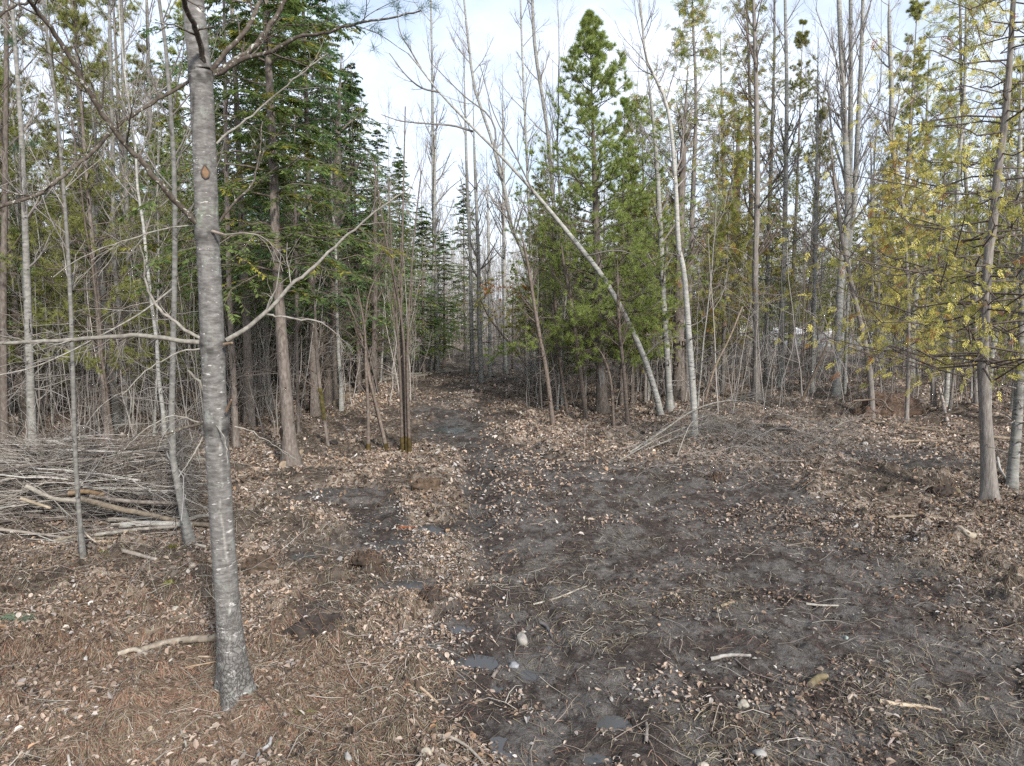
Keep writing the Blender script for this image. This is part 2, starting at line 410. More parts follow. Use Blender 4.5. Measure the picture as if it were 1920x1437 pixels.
def ground_material():
    m, t, b = mat_base('forest_floor', 0.9, 0.2)
    tcn = N(t, 'ShaderNodeTexCoord'); oc = tcn.outputs['Object']
    a = attr(t, 'zone'); sp = N(t, 'ShaderNodeSeparateColor'); t.links.new(a.outputs['Color'], sp.inputs[0])
    mud, leafd, rust = sp.outputs[0], sp.outputs[1], sp.outputs[2]
    wet = attr(t, 'wet').outputs['Fac']
    nA = noise(t, oc, 1.6, 7, 0.62); nB = noise(t, oc, 14, 6, 0.7); nC = noise(t, oc, 60, 4, 0.7)
    # mud: grey silt over dark brown peat
    silt = ramp(t, nB, [(0.3, (0.066, 0.060, 0.055)), (0.5, (0.112, 0.104, 0.097)), (0.72, (0.172, 0.161, 0.151))])
    peat = ramp(t, nB, [(0.3, (0.020, 0.016, 0.014)), (0.5, (0.052, 0.041, 0.036)), (0.72, (0.11, 0.088, 0.075))])
    nD = noise(t, oc, 5.0, 8, 0.75); nE = N(t, 'ShaderNodeMix', data_type='FLOAT'); nE.inputs[0].default_value = .5; t.links.new(nD, nE.inputs[2]); t.links.new(nA, nE.inputs[3]); f = ramp(t, nE.outputs[0], [(0.47, (0, 0, 0)), (0.535, (1, 1, 1))])
    cm = mixc(t, f, peat, silt)
    spk = ramp(t, noise(t, oc, 85, 5, 0.8), [(0.36, (.35, .31, .29)), (0.5, (1, 1, 1)), (0.66, (1.45, 1.42, 1.38))]); cm = mixc(t, .85, cm, spk, 'MULTIPLY')
    # litter: leaf sized cells of many tones
    v1 = noise(t, oc, 17, typ='vor'); v1.inputs['Randomness'].default_value = 1.0
    s1 = N(t, 'ShaderNodeSeparateColor'); t.links.new(v1.outputs['Color'], s1.inputs[0])
    lc = ramp(t, s1.outputs[0], [(0.0, (0.04, 0.03, 0.024)), (0.25, (0.12, 0.09, 0.068)), (0.5, (0.26, 0.20, 0.155)), (0.8, (0.38, 0.315, 0.255)), (1.0, (0.50, 0.44, 0.38))])
    dk = ramp(t, nB, [(0.35, (0.020, 0.016, 0.013)), (0.7, (0.078, 0.060, 0.046))])
    fl = ramp(t, nA, [(0.38, (0.25, 0.25, 0.25)), (0.60, (0.95, 0.95, 0.95))])
    fm = N(t, 'ShaderNodeMath', operation='MULTIPLY'); t.links.new(fl, fm.inputs[0])
    g2 = ramp(t, leafd, [(0.05, (0.1, 0.1, 0.1)), (0.6, (1, 1, 1))]); t.links.new(g2, fm.inputs[1])
    cl = mixc(t, fm.outputs[0], dk, lc)
    moss = ramp(t, noise(t, oc, 0.9, 4, 0.6, (1, 1, 1)), [(0.64, (0, 0, 0)), (0.72, (0.6, 0.6, 0.6))])
    cl = mixc(t, moss, cl, (0.10, 0.105, 0.03))
    rc = ramp(t, noise(t, oc, 45, 5, 0.75), [(0.3, (0.028, 0.018, 0.013)), (0.5, (0.09, 0.056, 0.038)), (0.7, (0.19, 0.12, 0.085))])
    cl = mixc(t, rust, cl, rc)
    c = mixc(t, mud, cl, cm)
    wm = mixc(t, wet, c, mixc(t, 1.0, c, (0.55, 0.56, 0.58), 'MULTIPLY'))
    gr = attr(t, 'gravel').outputs['Fac']
    wm = mixc(t, gr, wm, ramp(t, nB, [(0.3, (0.2, 0.2, 0.19)), (0.7, (0.36, 0.36, 0.34))]))
    t.links.new(wm, b.inputs['Base Color'])
    r = ramp(t, nA, [(0.3, (0.75,)*3), (0.7, (0.95,)*3)])
    rm = N(t, 'ShaderNodeMix', data_type='FLOAT'); t.links.new(wet, rm.inputs[0]); t.links.new(r, rm.inputs[2]); rm.inputs[3].default_value = 0.32
    t.links.new(rm.outputs[0], b.inputs['Roughness'])
    ad = N(t, 'ShaderNodeMath', operation='ADD'); t.links.new(nB, ad.inputs[0]); t.links.new(nC, ad.inputs[1])
    bump(t, b, ad.outputs[0], 0.9, 0.035)
    return m
M_ground = ground_material()

# ------------------------------------------------------------------ ground
def build_ground():
    ys = np.concatenate([-30*np.linspace(1, 0.02, 14), np.linspace(-0.4, 2.6, 16), 2.7*np.exp(np.linspace(0, math.log(26/2.7), 520)), np.geomspace(26.3, 900, 110)])
    us = np.linspace(-1, 1, 621); us = np.sign(us)*(0.86*np.abs(us)+0.14*np.abs(us)**4)
    Y, U = np.meshgrid(ys, us, indexing='ij')
    X = U*(np.maximum(Y, 0)*0.95+3.2 + np.where(Y > 30, (Y-30)*0.8, 0)) + U**7*18
    Z = height(X, Y)
    mud, leaf, rust, wet = layout(X, Y)
    px, py = world2px(X, Y, 0.0)
    gravel = np.clip(blob(px, py, 1560, 640, 260, 12)*1.3*(Y > 30), 0, 1)
    V = np.stack([X, Y, Z], -1).reshape(-1, 3); r, c = X.shape
    i = np.arange(r-1)[:, None]*c+np.arange(c-1)[None]
    Fc = np.stack([i, i+1, i+c+1, i+c], -1).reshape(-1, 4)
    a = Acc(); a.add(V, Fc); me = a.mesh('ground', M_ground)
    z = me.attributes.new('zone', 'FLOAT_COLOR', 'POINT')
    z.data.foreach_set('color', np.stack([mud, leaf, rust, np.ones_like(mud)], -1).astype(np.float32).ravel())
    for nm, arr in (('wet', wet), ('gravel', gravel)):
        q = me.attributes.new(nm, 'FLOAT', 'POINT'); q.data.foreach_set('value', arr.astype(np.float32).ravel())
    o = link('ground', me); o['kind'] = 'structure'; o['label'] = 'forest floor of mud, peat and dead leaves'
build_ground()

# small puddles of standing water in the track
M_water, _t, _b = mat_base('puddle_water', 0.12, 0.4); _b.inputs['Base Color'].default_value = (0.055, 0.055, 0.055, 1)
PLAB = ['puddle beside the pale stone in the muddy track', 'puddle just right of the pale stone', 'large puddle near the bottom edge of the track', 'puddle among leaves left of the rut', 'shallow water where the track narrows', 'smeared wet puddle in the wide mud', 'small puddle by the white stone', 'dark puddle in the hollow beside the pine trunk', 'puddle at the leaf edge above the pale stone',
        'puddle among wet leaves above the curved branch', 'puddle below the orange fern clump', 'small puddle at the bottom centre', 'long puddle on the left bank', 'puddle right of the pine hollow', 'puddle touching the bluish grey stone']
for (px_, py_, rx_, ry_), lv_, lab_ in zip(PUDS, PLV, PLAB):
    d_ = ray(px_, py_); t_ = CAM_H/(-d_[2]); cx_, cy_ = d_[0]*t_, d_[1]*t_
    # outline on the ground: the ellipse that the hollow has there
    a_ = np.linspace(0, 2*PI, 48, endpoint=False); pts = []
    for q in a_:
        dd = ray(px_+rx_*1.25*math.cos(q), py_+ry_*1.25*math.sin(q)); tt_ = CAM_H/(-dd[2]); pts.append([dd[0]*tt_-cx_, dd[1]*tt_-cy_, 0])
    V = np.concatenate([[[0, 0, 0]], np.array(pts)]); A = Acc(); A.add(V, np.array([[0, i+1, (i+1) % 48+1] for i in range(48)]))
    o = link('puddle', A.mesh('puddle', M_water), None, (cx_, cy_, lv_)); o['kind'] = 'structure'; o['label'] = lab_

# ------------------------------------------------------------------ leaf litter, needles, twigs and grit (nobody could count these)
def sample_ground(n, dens, y0=2.6, y1=30, power=1.0):
    """points spread roughly evenly over the view, thinned by dens()"""
    out = []
    tot = 0
    while tot < n:
        m = n*2
        u = rng.random(m)
        y = y0*(y1/y0)**(u**power)
        x = rng.uniform(-1, 1, m)*(y*0.86+1.2)
        k = rng.random(m) < dens(x, y)
        out.append(np.stack([x[k], y[k]], 1)); tot += k.sum()
    return np.concatenate(out)[:n]

LEAFCOL = np.array([[.34, .27, .22], [.42, .355, .30], [.27, .20, .155], [.19, .14, .105], [.11, .08, .062], [.50, .46, .42], [.33, .22, .14], [.34, .31, .29], [.56, .54, .53], [.06, .045, .038]])
def litter(name, n, y0, y1, size, label, power=1.0):
    P = sample_ground(n, lambda x, y: layout(x, y)[1], y0, y1, power)
    x, y = P[:, 0], P[:, 1]; mud, leaf, rust, wet = layout(x, y)
    z = height(x, y) + rng.uniform(0.004, 0.022, n)
    B = np.stack([x, y, z], 1)
    az = rng.uniform(0, 2*PI, n); tilt = rng.normal(0, 0.5, n)
    D = np.stack([np.cos(az)*np.cos(tilt), np.sin(az)*np.cos(tilt), np.sin(tilt)], 1)
    S = norm(np.cross(D, np.stack([rng.normal(0, .3, n), rng.normal(0, .3, n), np.ones(n)], 1)))
    Ls = size*np.clip(rng.lognormal(-.08, .40, n), .35, 2.1)*(1+np.maximum(y-10, 0)*0.035)
    ci = rng.choice(len(LEAFCOL), n, p=[.19, .11, .18, .16, .13, .02, .06, .07, .005, .075])
    c = LEAFCOL[ci]*rng.uniform(0.75, 1.15, (n, 1))
    c = c*np.array([.97, .97, .97])*(.95+.20*sstep(9, 13, y))[:, None]  # leaves farther off get a lighter colour to offset the heavy shade there
    pale = (fbm(x/1.1, y/1.1, 55) > 0.53)[:, None]
    c = np.where(pale, c*1.12+0.012, c*0.85)*np.array([1.0, .975, .95])
    edge = np.clip(3.2*mud*(1-mud)+.8*(wet > .12), 0, 1)*(fbm(x/.5, y/.5, 91) > .46)
    pk = (rng.random(n) < .32*edge)[:, None]; c = np.where(pk, np.array([.38, .355, .34])*rng.uniform(.6, 1.15, (n, 1)), c)
    # six-sided curled leaf
    W = Ls*rng.uniform(0.3, 0.7, n); up = np.cross(S, D); cu = rng.uniform(-0.15, 0.42, n)[:, None]*Ls[:, None]
    l = Ls[:, None]; w_ = W[:, None]
    V = np.stack([B, B+D*l*.3+S*w_*.5+up*cu, B+D*l*.72+S*w_*.4+up*cu, B+D*l, B+D*l*.68-S*w_*.42+up*cu, B+D*l*.28-S*w_*.5+up*cu], 1)
    i = np.arange(n)*6
    Fc = np.concatenate([np.stack([i, i+1, i+2, i+3], 1), np.stack([i, i+3, i+4, i+5], 1)])
    a = Acc(); a.add(V.reshape(-1, 3), Fc, np.repeat(c, 6, 0))
    o = link(name, a.mesh(name, M_litter, False)); o['kind'] = 'stuff'; o['label'] = label; o['category'] = 'leaves'
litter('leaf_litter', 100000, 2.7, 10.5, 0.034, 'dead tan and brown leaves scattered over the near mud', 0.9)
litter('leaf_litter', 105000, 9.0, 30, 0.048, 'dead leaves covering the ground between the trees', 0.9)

def drypt(x, y):
    px, py = world2px(x, y, 0.0); k = 1.0
    for (cx, cy, rx, ry) in PUDS: k = k*(1-.95*sstep(.3, .6, blob(px, py, cx, cy, rx*1.15, ry*1.15)))
    return k
def tangle(name, n, y0, y1, label, length, width, dens, cols, sides=0, arch=0.03):
    P = sample_ground(n, lambda x, y: dens(x, y)*drypt(x, y), y0, y1, 0.9); x, y = P[:, 0], P[:, 1]
    az = rng.uniform(0, 2*PI, n) ; Ls = length*rng.uniform(0.35, 1.4, n)
    k = 4 if sides else 3; pts = []
    cx, cy = x.copy(), y.copy()
    for j in range(k):
        pts.append(np.stack([cx, cy, height(cx, cy)+0.006+rng.uniform(0, arch, n)*(0.3 if j in (0, k-1) else 1)], 1))
        az = az+rng.normal(0, 0.25, n); cx = cx+np.cos(az)*Ls/(k-1); cy = cy+np.sin(az)*Ls/(k-1)
    Pn = np.stack(pts, 1)
    c = cols[rng.integers(0, len(cols), n)]*rng.uniform(0.7, 1.2, (n, 1))
    R = (width*rng.uniform(0.6, 1.4, n))[:, None]*np.linspace(1, 0.4, k)[None]
    a = Acc()
    if sides: tubes(a, Pn, R, sides, c)
    else:
        S = norm(np.cross(Pn[:, -1]-Pn[:, 0], np.array([0, 0, 1.])+rng.normal(0, .4, (n, 3))))[:, None]*R[..., None]*1.3
        V = np.stack([Pn-S, Pn+S], 2).reshape(n, -1, 3); i = np.arange(n)[:, None]*k*2+np.arange(k-1)[None]*2
        a.add(V.reshape(-1, 3), np.stack([i, i+1, i+3, i+2], -1).reshape(-1, 4), np.repeat(c, k*2, 0))
    o = link(name, a.mesh(name, M_tangle)); o['kind'] = 'stuff'; o['label'] = label; o['category'] = 'debris'
def d_rust(x, y):
    mud, leaf, rust, wet = layout(x, y); return np.clip(0.04+rust*0.9, 0, 1)*(1-0.8*mud)
def d_all(x, y):
    mud, leaf, rust, wet = layout(x, y); return np.clip(0.8-0.72*mud+0.5*sstep(.5, .6, fbm(x/.8, y/.8, 77)), 0, 1)*(1-0.6*wet)
RUST = np.array([[.19, .10, .07], [.14, .085, .06], [.27, .17, .12], [.08, .055, .04], [.26, .21, .16], [.16, .135, .09]])
DRY = np.array([[.24, .20, .145], [.14, .11, .08], [.09, .07, .05], [.05, .04, .032], [.33, .29, .24], [.17, .15, .095], [.10, .09, .055]])
tangle('pine_needle_litter', 60000, 2.7, 8, 'rusty fallen pine needles under the near pine', 0.13, 0.0016, d_rust, RUST, arch=0.02)
tangle('dry_grass_litter', 100000, 2.7, 16, 'matted dry grass and rootlets on the mud', 0.11, 0.0019, d_all, DRY, arch=0.03)
tangle('twig_litter', 3600, 2.8, 28, 'thin broken twigs strewn over the ground', 0.42, 0.0036, lambda x, y: np.clip(0.7-0.5*layout(x, y)[0], 0, 1), np.array([[.26, .22, .19], [.18, .15, .125], [.32, .29, .25], [.12, .10, .08]]), sides=3, arch=0.06)

def chips():
    n = 1800; P = sample_ground(n, lambda x, y: 0.35+0.5*layout(x, y)[0], 2.7, 14, 0.85); x, y = P[:, 0], P[:, 1]
    s = 0.007*rng.lognormal(0, 0.5, n); base = np.array([[1, 0, 0], [0, 1, 0], [-1, 0, 0], [0, -1, 0], [0, 0, 1], [0, 0, -1]])*1.0
    V = base[None]*(s[:, None, None])*rng.uniform(0.6, 1.4, (n, 6, 1))*np.array([1.3, 1, 0.7]); 
    V = V + np.stack([x, y, height(x, y)+s*0.3], 1)[:, None]
    f = np.array([[0, 1, 4], [1, 2, 4], [2, 3, 4], [3, 0, 4], [1, 0, 5], [2, 1, 5], [3, 2, 5], [0, 3, 5]])
    Fc = (np.arange(n)[:, None, None]*6+f[None]).reshape(-1, 3)
    cols = np.array([[.25, .24, .22], [.16, .15, .14], [.34, .32, .29], [.24, .19, .15], [.40, .38, .35]])[rng.integers(0, 5, n)]
    a = Acc(); a.add(V.reshape(-1, 3), Fc, np.repeat(cols, 6, 0)); o = link('grit_debris', a.mesh('grit_debris', M_stone, False)); o['kind'] = 'stuff'; o['label'] = 'pale grit and wood chips trodden into the mud'; o['category'] = 'debris'
chips()
def crumbs():
    n = 9000; P = sample_ground(n, lambda x, y: np.clip(.25+1.2*sstep(.5, .66, fbm(x/.7, y/.7, 61)), 0, 1), 2.7, 22, 0.9); x, y = P[:, 0], P[:, 1]
    s = np.minimum(0.012*rng.lognormal(0, 0.55, n), .026); th = rng.uniform(0, .9, (n, 1)); a6 = np.arange(6)[None]*PI/3+th
    R1 = rng.uniform(.7, 1.3, (n, 6)); R2 = rng.uniform(.35, .8, (n, 6))
    V = np.concatenate([np.stack([np.cos(a6)*R1, np.sin(a6)*R1, np.full((n, 6), -.2)], -1), np.stack([np.cos(a6)*R2, np.sin(a6)*R2, rng.uniform(.35, .8, (n, 6))], -1), np.stack([th*0, th*0, th*0+.8], -1)], 1)*s[:, None, None]
    V = V+np.stack([x, y, height(x, y)], 1)[:, None]; i = np.arange(6); j = (i+1) % 6
    q = np.stack([i, j, j+6, i+6], 1); tr = np.stack([i+6, j+6, i*0+12], 1); o_ = np.arange(n)[:, None, None]*13
    cols = np.array([[.05, .04, .034], [.08, .065, .055], [.035, .03, .027], [.10, .09, .08]])[rng.integers(0, 4, n)]
    a = Acc(); a.add(V.reshape(-1, 3), [(o_+q[None]).reshape(-1, 4), (o_+tr[None]).reshape(-1, 3)], np.repeat(cols, 13, 0)); o = link('soil_debris', a.mesh('soil_debris', M_soil, False)); o['kind'] = 'stuff'; o['label'] = 'dark crumbs of torn up peat'; o['category'] = 'debris'
crumbs()

# ------------------------------------------------------------------ tree builders
def hemlock_crown(H, z0, Lmax, nb, seed, col, dens=1.0, droop=0.35, trunkline=None, dead=14):
    """flat drooping sprays; returns limbs Acc and foliage Acc"""
    g = np.random.default_rng(seed)
    tt = np.sort(g.uniform(0, 1, nb)); z = z0+(H-z0)*tt; az = np.arange(nb)*2.399+g.uniform(-.5, .5, nb)
    Lb = (Lmax*(1-tt)**0.75*(0.55+0.45*np.minimum(1, tt*6+0.2))+0.12)*g.uniform(0.35, 1.2, nb)
    k = 6; s = np.linspace(0, 1, k)
    base = np.stack([np.interp(z, trunkline[:, 2], trunkline[:, i]) if trunkline is not None else z*0 for i in (0, 1)]+[z], 1)
    P = base[:, None, :]+np.stack([np.cos(az)[:, None]*Lb[:, None]*s, np.sin(az)[:, None]*Lb[:, None]*s, Lb[:, None]*((0.25+0.3*tt)[:, None]*s-(droop+0.15*g.random(nb))[:, None]*s*s)], -1)
    P[:, 1:] += g.normal(0, 0.03, P[:, 1:].shape)*Lb[:, None, None]
    R = (0.010+0.012*Lb/Lmax)[:, None]*np.linspace(1, 0.2, k)[None]
    limbs = Acc(); tubes(limbs, P, R, 4)
    C, CR = spawn(P, R, 12, 0.12, 0.98, 0.95, 0.42, 0.45, k=4, up=-0.3, wob=0.12, flat=True, g=g, tprof=0.5)
    tubes(limbs, C, CR, 3)
    # dead lower branches
    if dead:
        zd = g.uniform(z0*0.25, z0*1.1, dead); a2 = g.uniform(0, 2*PI, dead); Ld = g.uniform(0.5, 1.0, dead)*Lmax*0.6
        bd = np.stack([np.interp(zd, trunkline[:, 2], trunkline[:, i]) if trunkline is not None else zd*0 for i in (0, 1)]+[zd], 1)
        Pd = bd[:, None]+np.stack([np.cos(a2)[:, None]*Ld[:, None]*s, np.sin(a2)[:, None]*Ld[:, None]*s, Ld[:, None]*(0.15*s-0.4*s*s)], -1); Pd += g.normal(0, .03, Pd.shape)
        Rd = np.full((dead, 1), 0.0065)*np.linspace(1, .3, k)[None]; tubes(limbs, Pd, Rd, 3)
        C2, R2 = spawn(Pd, Rd, 6, 0.2, 1, 0.8, 0.4, 0.5, k=4, up=-0.3, wob=0.2, g=g); tubes(limbs, C2, R2, 3)
    fol = Acc(); nf = int(24*dens)
    allC = np.concatenate([C, P[:, 2:]], 0) if P.shape[1]-2 == C.shape[1] else C
    m = len(allC); t = g.uniform(0.05, 1.0, (m, nf)); B, T = curvepts(allC, t)
    S = norm(np.cross(T, np.array([0, 0, 1.])))*np.where(g.random((m, nf)) < .5, -1, 1)[..., None]
    D = norm(T*0.75+S*0.75+g.normal(0, 0.18, T.shape)+np.array([0, 0, -0.12])); W = norm(np.cross(D, np.array([0, 0, 1.])+g.normal(0, .35, D.shape)))
    cb = np.array(col)*(0.75+0.5*g.random((m, 1, 1)))*(0.85+0.3*g.random((m, nf, 1)))
    yl = g.random((m, 1, 1)) < 0.12; cb = np.where(yl, cb*np.array([2.0, 1.35, 0.8]), cb)
    f = lambda a: a.reshape(-1, 3)
    blades(fol, f(B), f(D), f(W), g.uniform(0.06, 0.16, m*nf), g.uniform(0.020, 0.048, m*nf), f(cb))
    return limbs, fol

def pine_crown(H, z0, Lmax, nb, seed, col, dens=1.0, trunkline=None, dead=14, nlen=0.13):
    g = np.random.default_rng(seed)
    tt = np.sort(g.uniform(0, 1, nb))**1.2; z = z0+(H-z0)*tt; az = np.arange(nb)*2.399+g.uniform(-.6, .6, nb)
    Lb = (Lmax*(1-tt)**0.95*(0.6+0.4*np.minimum(1, tt*5))+0.10)*g.uniform(0.55, 1.15, nb)
    k = 6; s = np.linspace(0, 1, k)
    base = np.stack([np.interp(z, trunkline[:, 2], trunkline[:, i]) if trunkline is not None else z*0 for i in (0, 1)]+[z], 1)
    P = base[:, None, :]+np.stack([np.cos(az)[:, None]*Lb[:, None]*s, np.sin(az)[:, None]*Lb[:, None]*s, Lb[:, None]*((0.1+0.7*tt)[:, None]*s-(0.2*(1-tt))[:, None]*s*s+0.12*s**3)], -1)
    P[:, 1:] += g.normal(0, 0.035, P[:, 1:].shape)*Lb[:, None, None]
    R = (0.012+0.014*Lb/Lmax)[:, None]*np.linspace(1, 0.25, k)[None]
    limbs = Acc(); tubes(limbs, P, R, 4)
    C, CR = spawn(P, R, 11, 0.22, 1.0, 0.85, 0.32, 0.5, k=4, up=0.25, wob=0.18, g=g, tprof=0.35)
    tubes(limbs, C, CR, 3)
    if dead:
        zd = g.uniform(z0*0.2, z0*1.1, dead); a2 = g.uniform(0, 2*PI, dead); Ld = g.uniform(0.4, 1.0, dead)*Lmax*0.7
        bd = np.stack([np.interp(zd, trunkline[:, 2], trunkline[:, i]) if trunkline is not None else zd*0 for i in (0, 1)]+[zd], 1)
        Pd = bd[:, None]+np.stack([np.cos(a2)[:, None]*Ld[:, None]*s, np.sin(a2)[:, None]*Ld[:, None]*s, Ld[:, None]*(0.2*s-0.35*s*s)], -1); Pd += g.normal(0, .03, Pd.shape)
        Rd = np.full((dead, 1), 0.0065)*np.linspace(1, .3, k)[None]; tubes(limbs, Pd, Rd, 3)
        C2, R2 = spawn(Pd, Rd, 7, 0.2, 1, 0.8, 0.45, 0.5, k=4, up=-0.2, wob=0.3, g=g); tubes(limbs, C2, R2, 3)
    fol = Acc(); nt_ = 4; nn = int(20*dens)
    m = len(C); t = np.concatenate([g.uniform(0.35, 0.95, (m, nt_-1)), np.ones((m, 1))], 1); B, T = curvepts(C, np.minimum(t, 0.999))
    B = np.repeat(B.reshape(-1, 3), nn, 0); T = np.repeat(T.reshape(-1, 3), nn, 0); q = len(B)
    D = norm(T*g.uniform(0.1, 1.2, (q, 1))+norm(g.normal(0, 1, (q, 3)))*0.8+np.array([0, 0, 0.15])); W = norm(np.cross(D, g.normal(0, 1, (q, 3))))
    cb = np.repeat(np.array(col)*(0.75+0.5*g.random((m*nt_, 1))), nn, 0)*(0.8+0.4*g.random((q, 1)))
    blades(fol, B-D*0.01, D, W, g.uniform(0.7, 1.3, q)*nlen, 0.013, cb, tri=True)
    return limbs, fol

def cedar_crown(H, z0, Lmax, nb, seed, col, col2, dens=1.0, trunkline=None, dead=10, gold=0.35, leaf=0.07, low=1.0):
    g = np.random.default_rng(seed)
    tt = np.sort(g.uniform(0, 1, nb))**low; z = z0+(H-z0)*tt; az = np.arange(nb)*2.399+g.uniform(-.6, .6, nb)
    Lb = (Lmax*(1-tt)**0.6+0.2)*g.uniform(0.5, 1.2, nb)
    k = 6; s = np.linspace(0, 1, k)
    base = np.stack([np.interp(z, trunkline[:, 2], trunkline[:, i]) if trunkline is not None else z*0 for i in (0, 1)]+[z], 1)
    P = base[:, None, :]+np.stack([np.cos(az)[:, None]*Lb[:, None]*s, np.sin(az)[:, None]*Lb[:, None]*s, Lb[:, None]*(-0.15*s+0.45*s*s)], -1)
    P[:, 1:] += g.normal(0, 0.045, P[:, 1:].shape)*Lb[:, None, None]
    R = (0.007+0.010*Lb/Lmax)[:, None]*np.linspace(1, 0.25, k)[None]
    limbs = Acc(); tubes(limbs, P, R, 4)
    C, CR = spawn(P, R, 8, 0.25, 1.0, 0.8, 0.28, 0.5, k=4, up=-0.2, wob=0.3, g=g, tprof=0.3); tubes(limbs, C, CR, 3)
    if dead:
        zd = g.uniform(z0*0.3, z0*1.2, dead); a2 = g.uniform(0, 2*PI, dead); Ld = g.uniform(0.4, 1.0, dead)*Lmax*0.8
        bd = np.stack([np.interp(zd, trunkline[:, 2], trunkline[:, i]) if trunkline is not None else zd*0 for i in (0, 1)]+[zd], 1)
        Pd = bd[:, None]+np.stack([np.cos(a2)[:, None]*Ld[:, None]*s, np.sin(a2)[:, None]*Ld[:, None]*s, Ld[:, None]*(-0.2*s+0.1*s*s)], -1); Pd += g.normal(0, .04, Pd.shape)
        Rd = np.full((dead, 1), 0.0055)*np.linspace(1, .3, k)[None]; tubes(limbs, Pd, Rd, 3)
        C2, R2 = spawn(Pd, Rd, 8, 0.2, 1, 0.9, 0.4, 0.5, k=4, up=-0.1, wob=0.4, g=g); tubes(limbs, C2, R2, 3)
    fol = Acc(); nf_ = 3; m = len(C); t = np.concatenate([g.uniform(0.3, 0.95, (m, nf_-1)), np.full((m, 1), .999)], 1); B, T = curvepts(C, t)
    keep = g.random(m*nf_) < dens
    B = B.reshape(-1, 3)[keep]; T = T.reshape(-1, 3)[keep]; q = len(B)
    # each spray: a flat drooping fan of lobes along a mid vein
    axis = norm(T*0.6+g.normal(0, .35, T.shape)+np.array([0, 0, -0.35])); side = norm(np.cross(axis, g.normal(0, 1, T.shape)))
    nl = 11; j = np.arange(nl); sj = (j/nl); sg = np.where(j % 2 == 0, 1, -1)
    Bq = B[:, None]+axis[:, None]*(sj*leaf*2.4)[None, :, None]
    Dq = norm(axis[:, None]*0.75+side[:, None]*(sg*0.8)[None, :, None]+g.normal(0, .12, (q, nl, 3)))
    nrm = np.cross(axis, side)[:, None]; Wq = norm(np.cross(Dq, nrm+0*Dq))
    Lq = (leaf*(1-0.55*sj)[None]*g.uniform(.7, 1.3, (q, nl)))
    yg = g.random((q, 1, 1)) < gold
    cb = np.where(yg, np.array(col2), np.array(col))*(0.75+0.5*g.random((q, 1, 1)))*(0.85+.3*g.random((q, nl, 1)))
    orange = g.random((q, 1, 1)) < 0.06; cb = np.where(orange, np.array([.30, .13, .04])*(0.8+.3*g.random((q, 1, 1)))+cb*0, cb)
    blades(fol, Bq.reshape(-1, 3), Dq.reshape(-1, 3), Wq.reshape(-1, 3), Lq.reshape(-1), leaf*0.26, cb.reshape(-1, 3))
    return limbs, fol

def bare_crown(line, rad, H0, nb, seed, blen=0.22, n2=7, n3=4, up=0.55, ang=0.75, t0=0.4, wob=0.22, low=10, rmin=0.0022):
    """bare limbs along trunk line (k,3)"""
    g = np.random.default_rng(seed); a = Acc()
    P = line[None]; R = rad[None]; Ht = np.linalg.norm(line[-1]-line[0])
    B1, R1 = spawn(P, R, nb, t0, 0.98, ang, blen, 0.42, k=6, up=up, wob=wob, g=g, tprof=0.45)
    R1 = np.maximum(R1, 0.004); tubes(a, B1, R1, 4)
    B2, R2 = spawn(B1, R1, n2, 0.2, 0.98, 0.65, 0.42, 0.55, k=4, up=up*0.6, wob=0.25, g=g, tprof=0.4); R2 = np.maximum(R2, rmin); tubes(a, B2, R2, 3)
    if n3:
        B3, R3 = spawn(B2, R2, n3, 0.25, 1.0, 0.6, 0.45, 0.7, k=3, up=0.3, wob=0.25, g=g); R3 = np.maximum(R3, rmin*.8); tubes(a, B3, R3, 3)
    if low:
        b1, r1 = spawn(P, R, low, 0.08, t0, 1.25, 0.07, 0.25, k=5, up=-0.2, wob=0.4, g=g); tubes(a, b1, np.maximum(r1, .003), 3)
        b2, r2 = spawn(b1, r1, 4, 0.2, 1, 0.8, 0.5, 0.6, k=3, up=-0.1, wob=0.3, g=g); tubes(a, b2, np.maximum(r2, .002), 3)
    return a

def trunk_acc(line, rad, sides=8, flare=1.5, col=None):
    a = Acc(); r = rad.copy(); h = line[:, 2]-line[0, 2]
    r = r*(1+(flare-1)*np.exp(-h/(rad[0]*2.2)))
    tubes(a, line[None], r[None], sides)
    if flare > 1.3:      # root spurs
        V = a.v[0]; c = np.repeat(line, sides, 0); an = np.tile(np.arange(sides), len(line)); k = np.exp(-np.repeat(h, sides)/(rad[0]*1.8))
        V[:] = c+(V-c)*(1+(0.30*np.sin(an*2*PI/sides*4+1.3)*k))[:, None]
    return a

def straight(H, lean, r0, r1, k, seed, wig=0.02):
    g = np.random.default_rng(seed); s = np.linspace(0, 1, k); a = g.uniform(0, 2*PI)
    x = lean*H*s*np.cos(a)+np.cumsum(g.normal(0, wig, k))*0.5; y = lean*H*s*np.sin(a)+np.cumsum(g.normal(0, wig, k))*0.5
    x -= x[0]; y -= y[0]
    return np.stack([x, y, H*s-0.15*(s == 0)], 1), r0+(r1-r0)*s**0.9

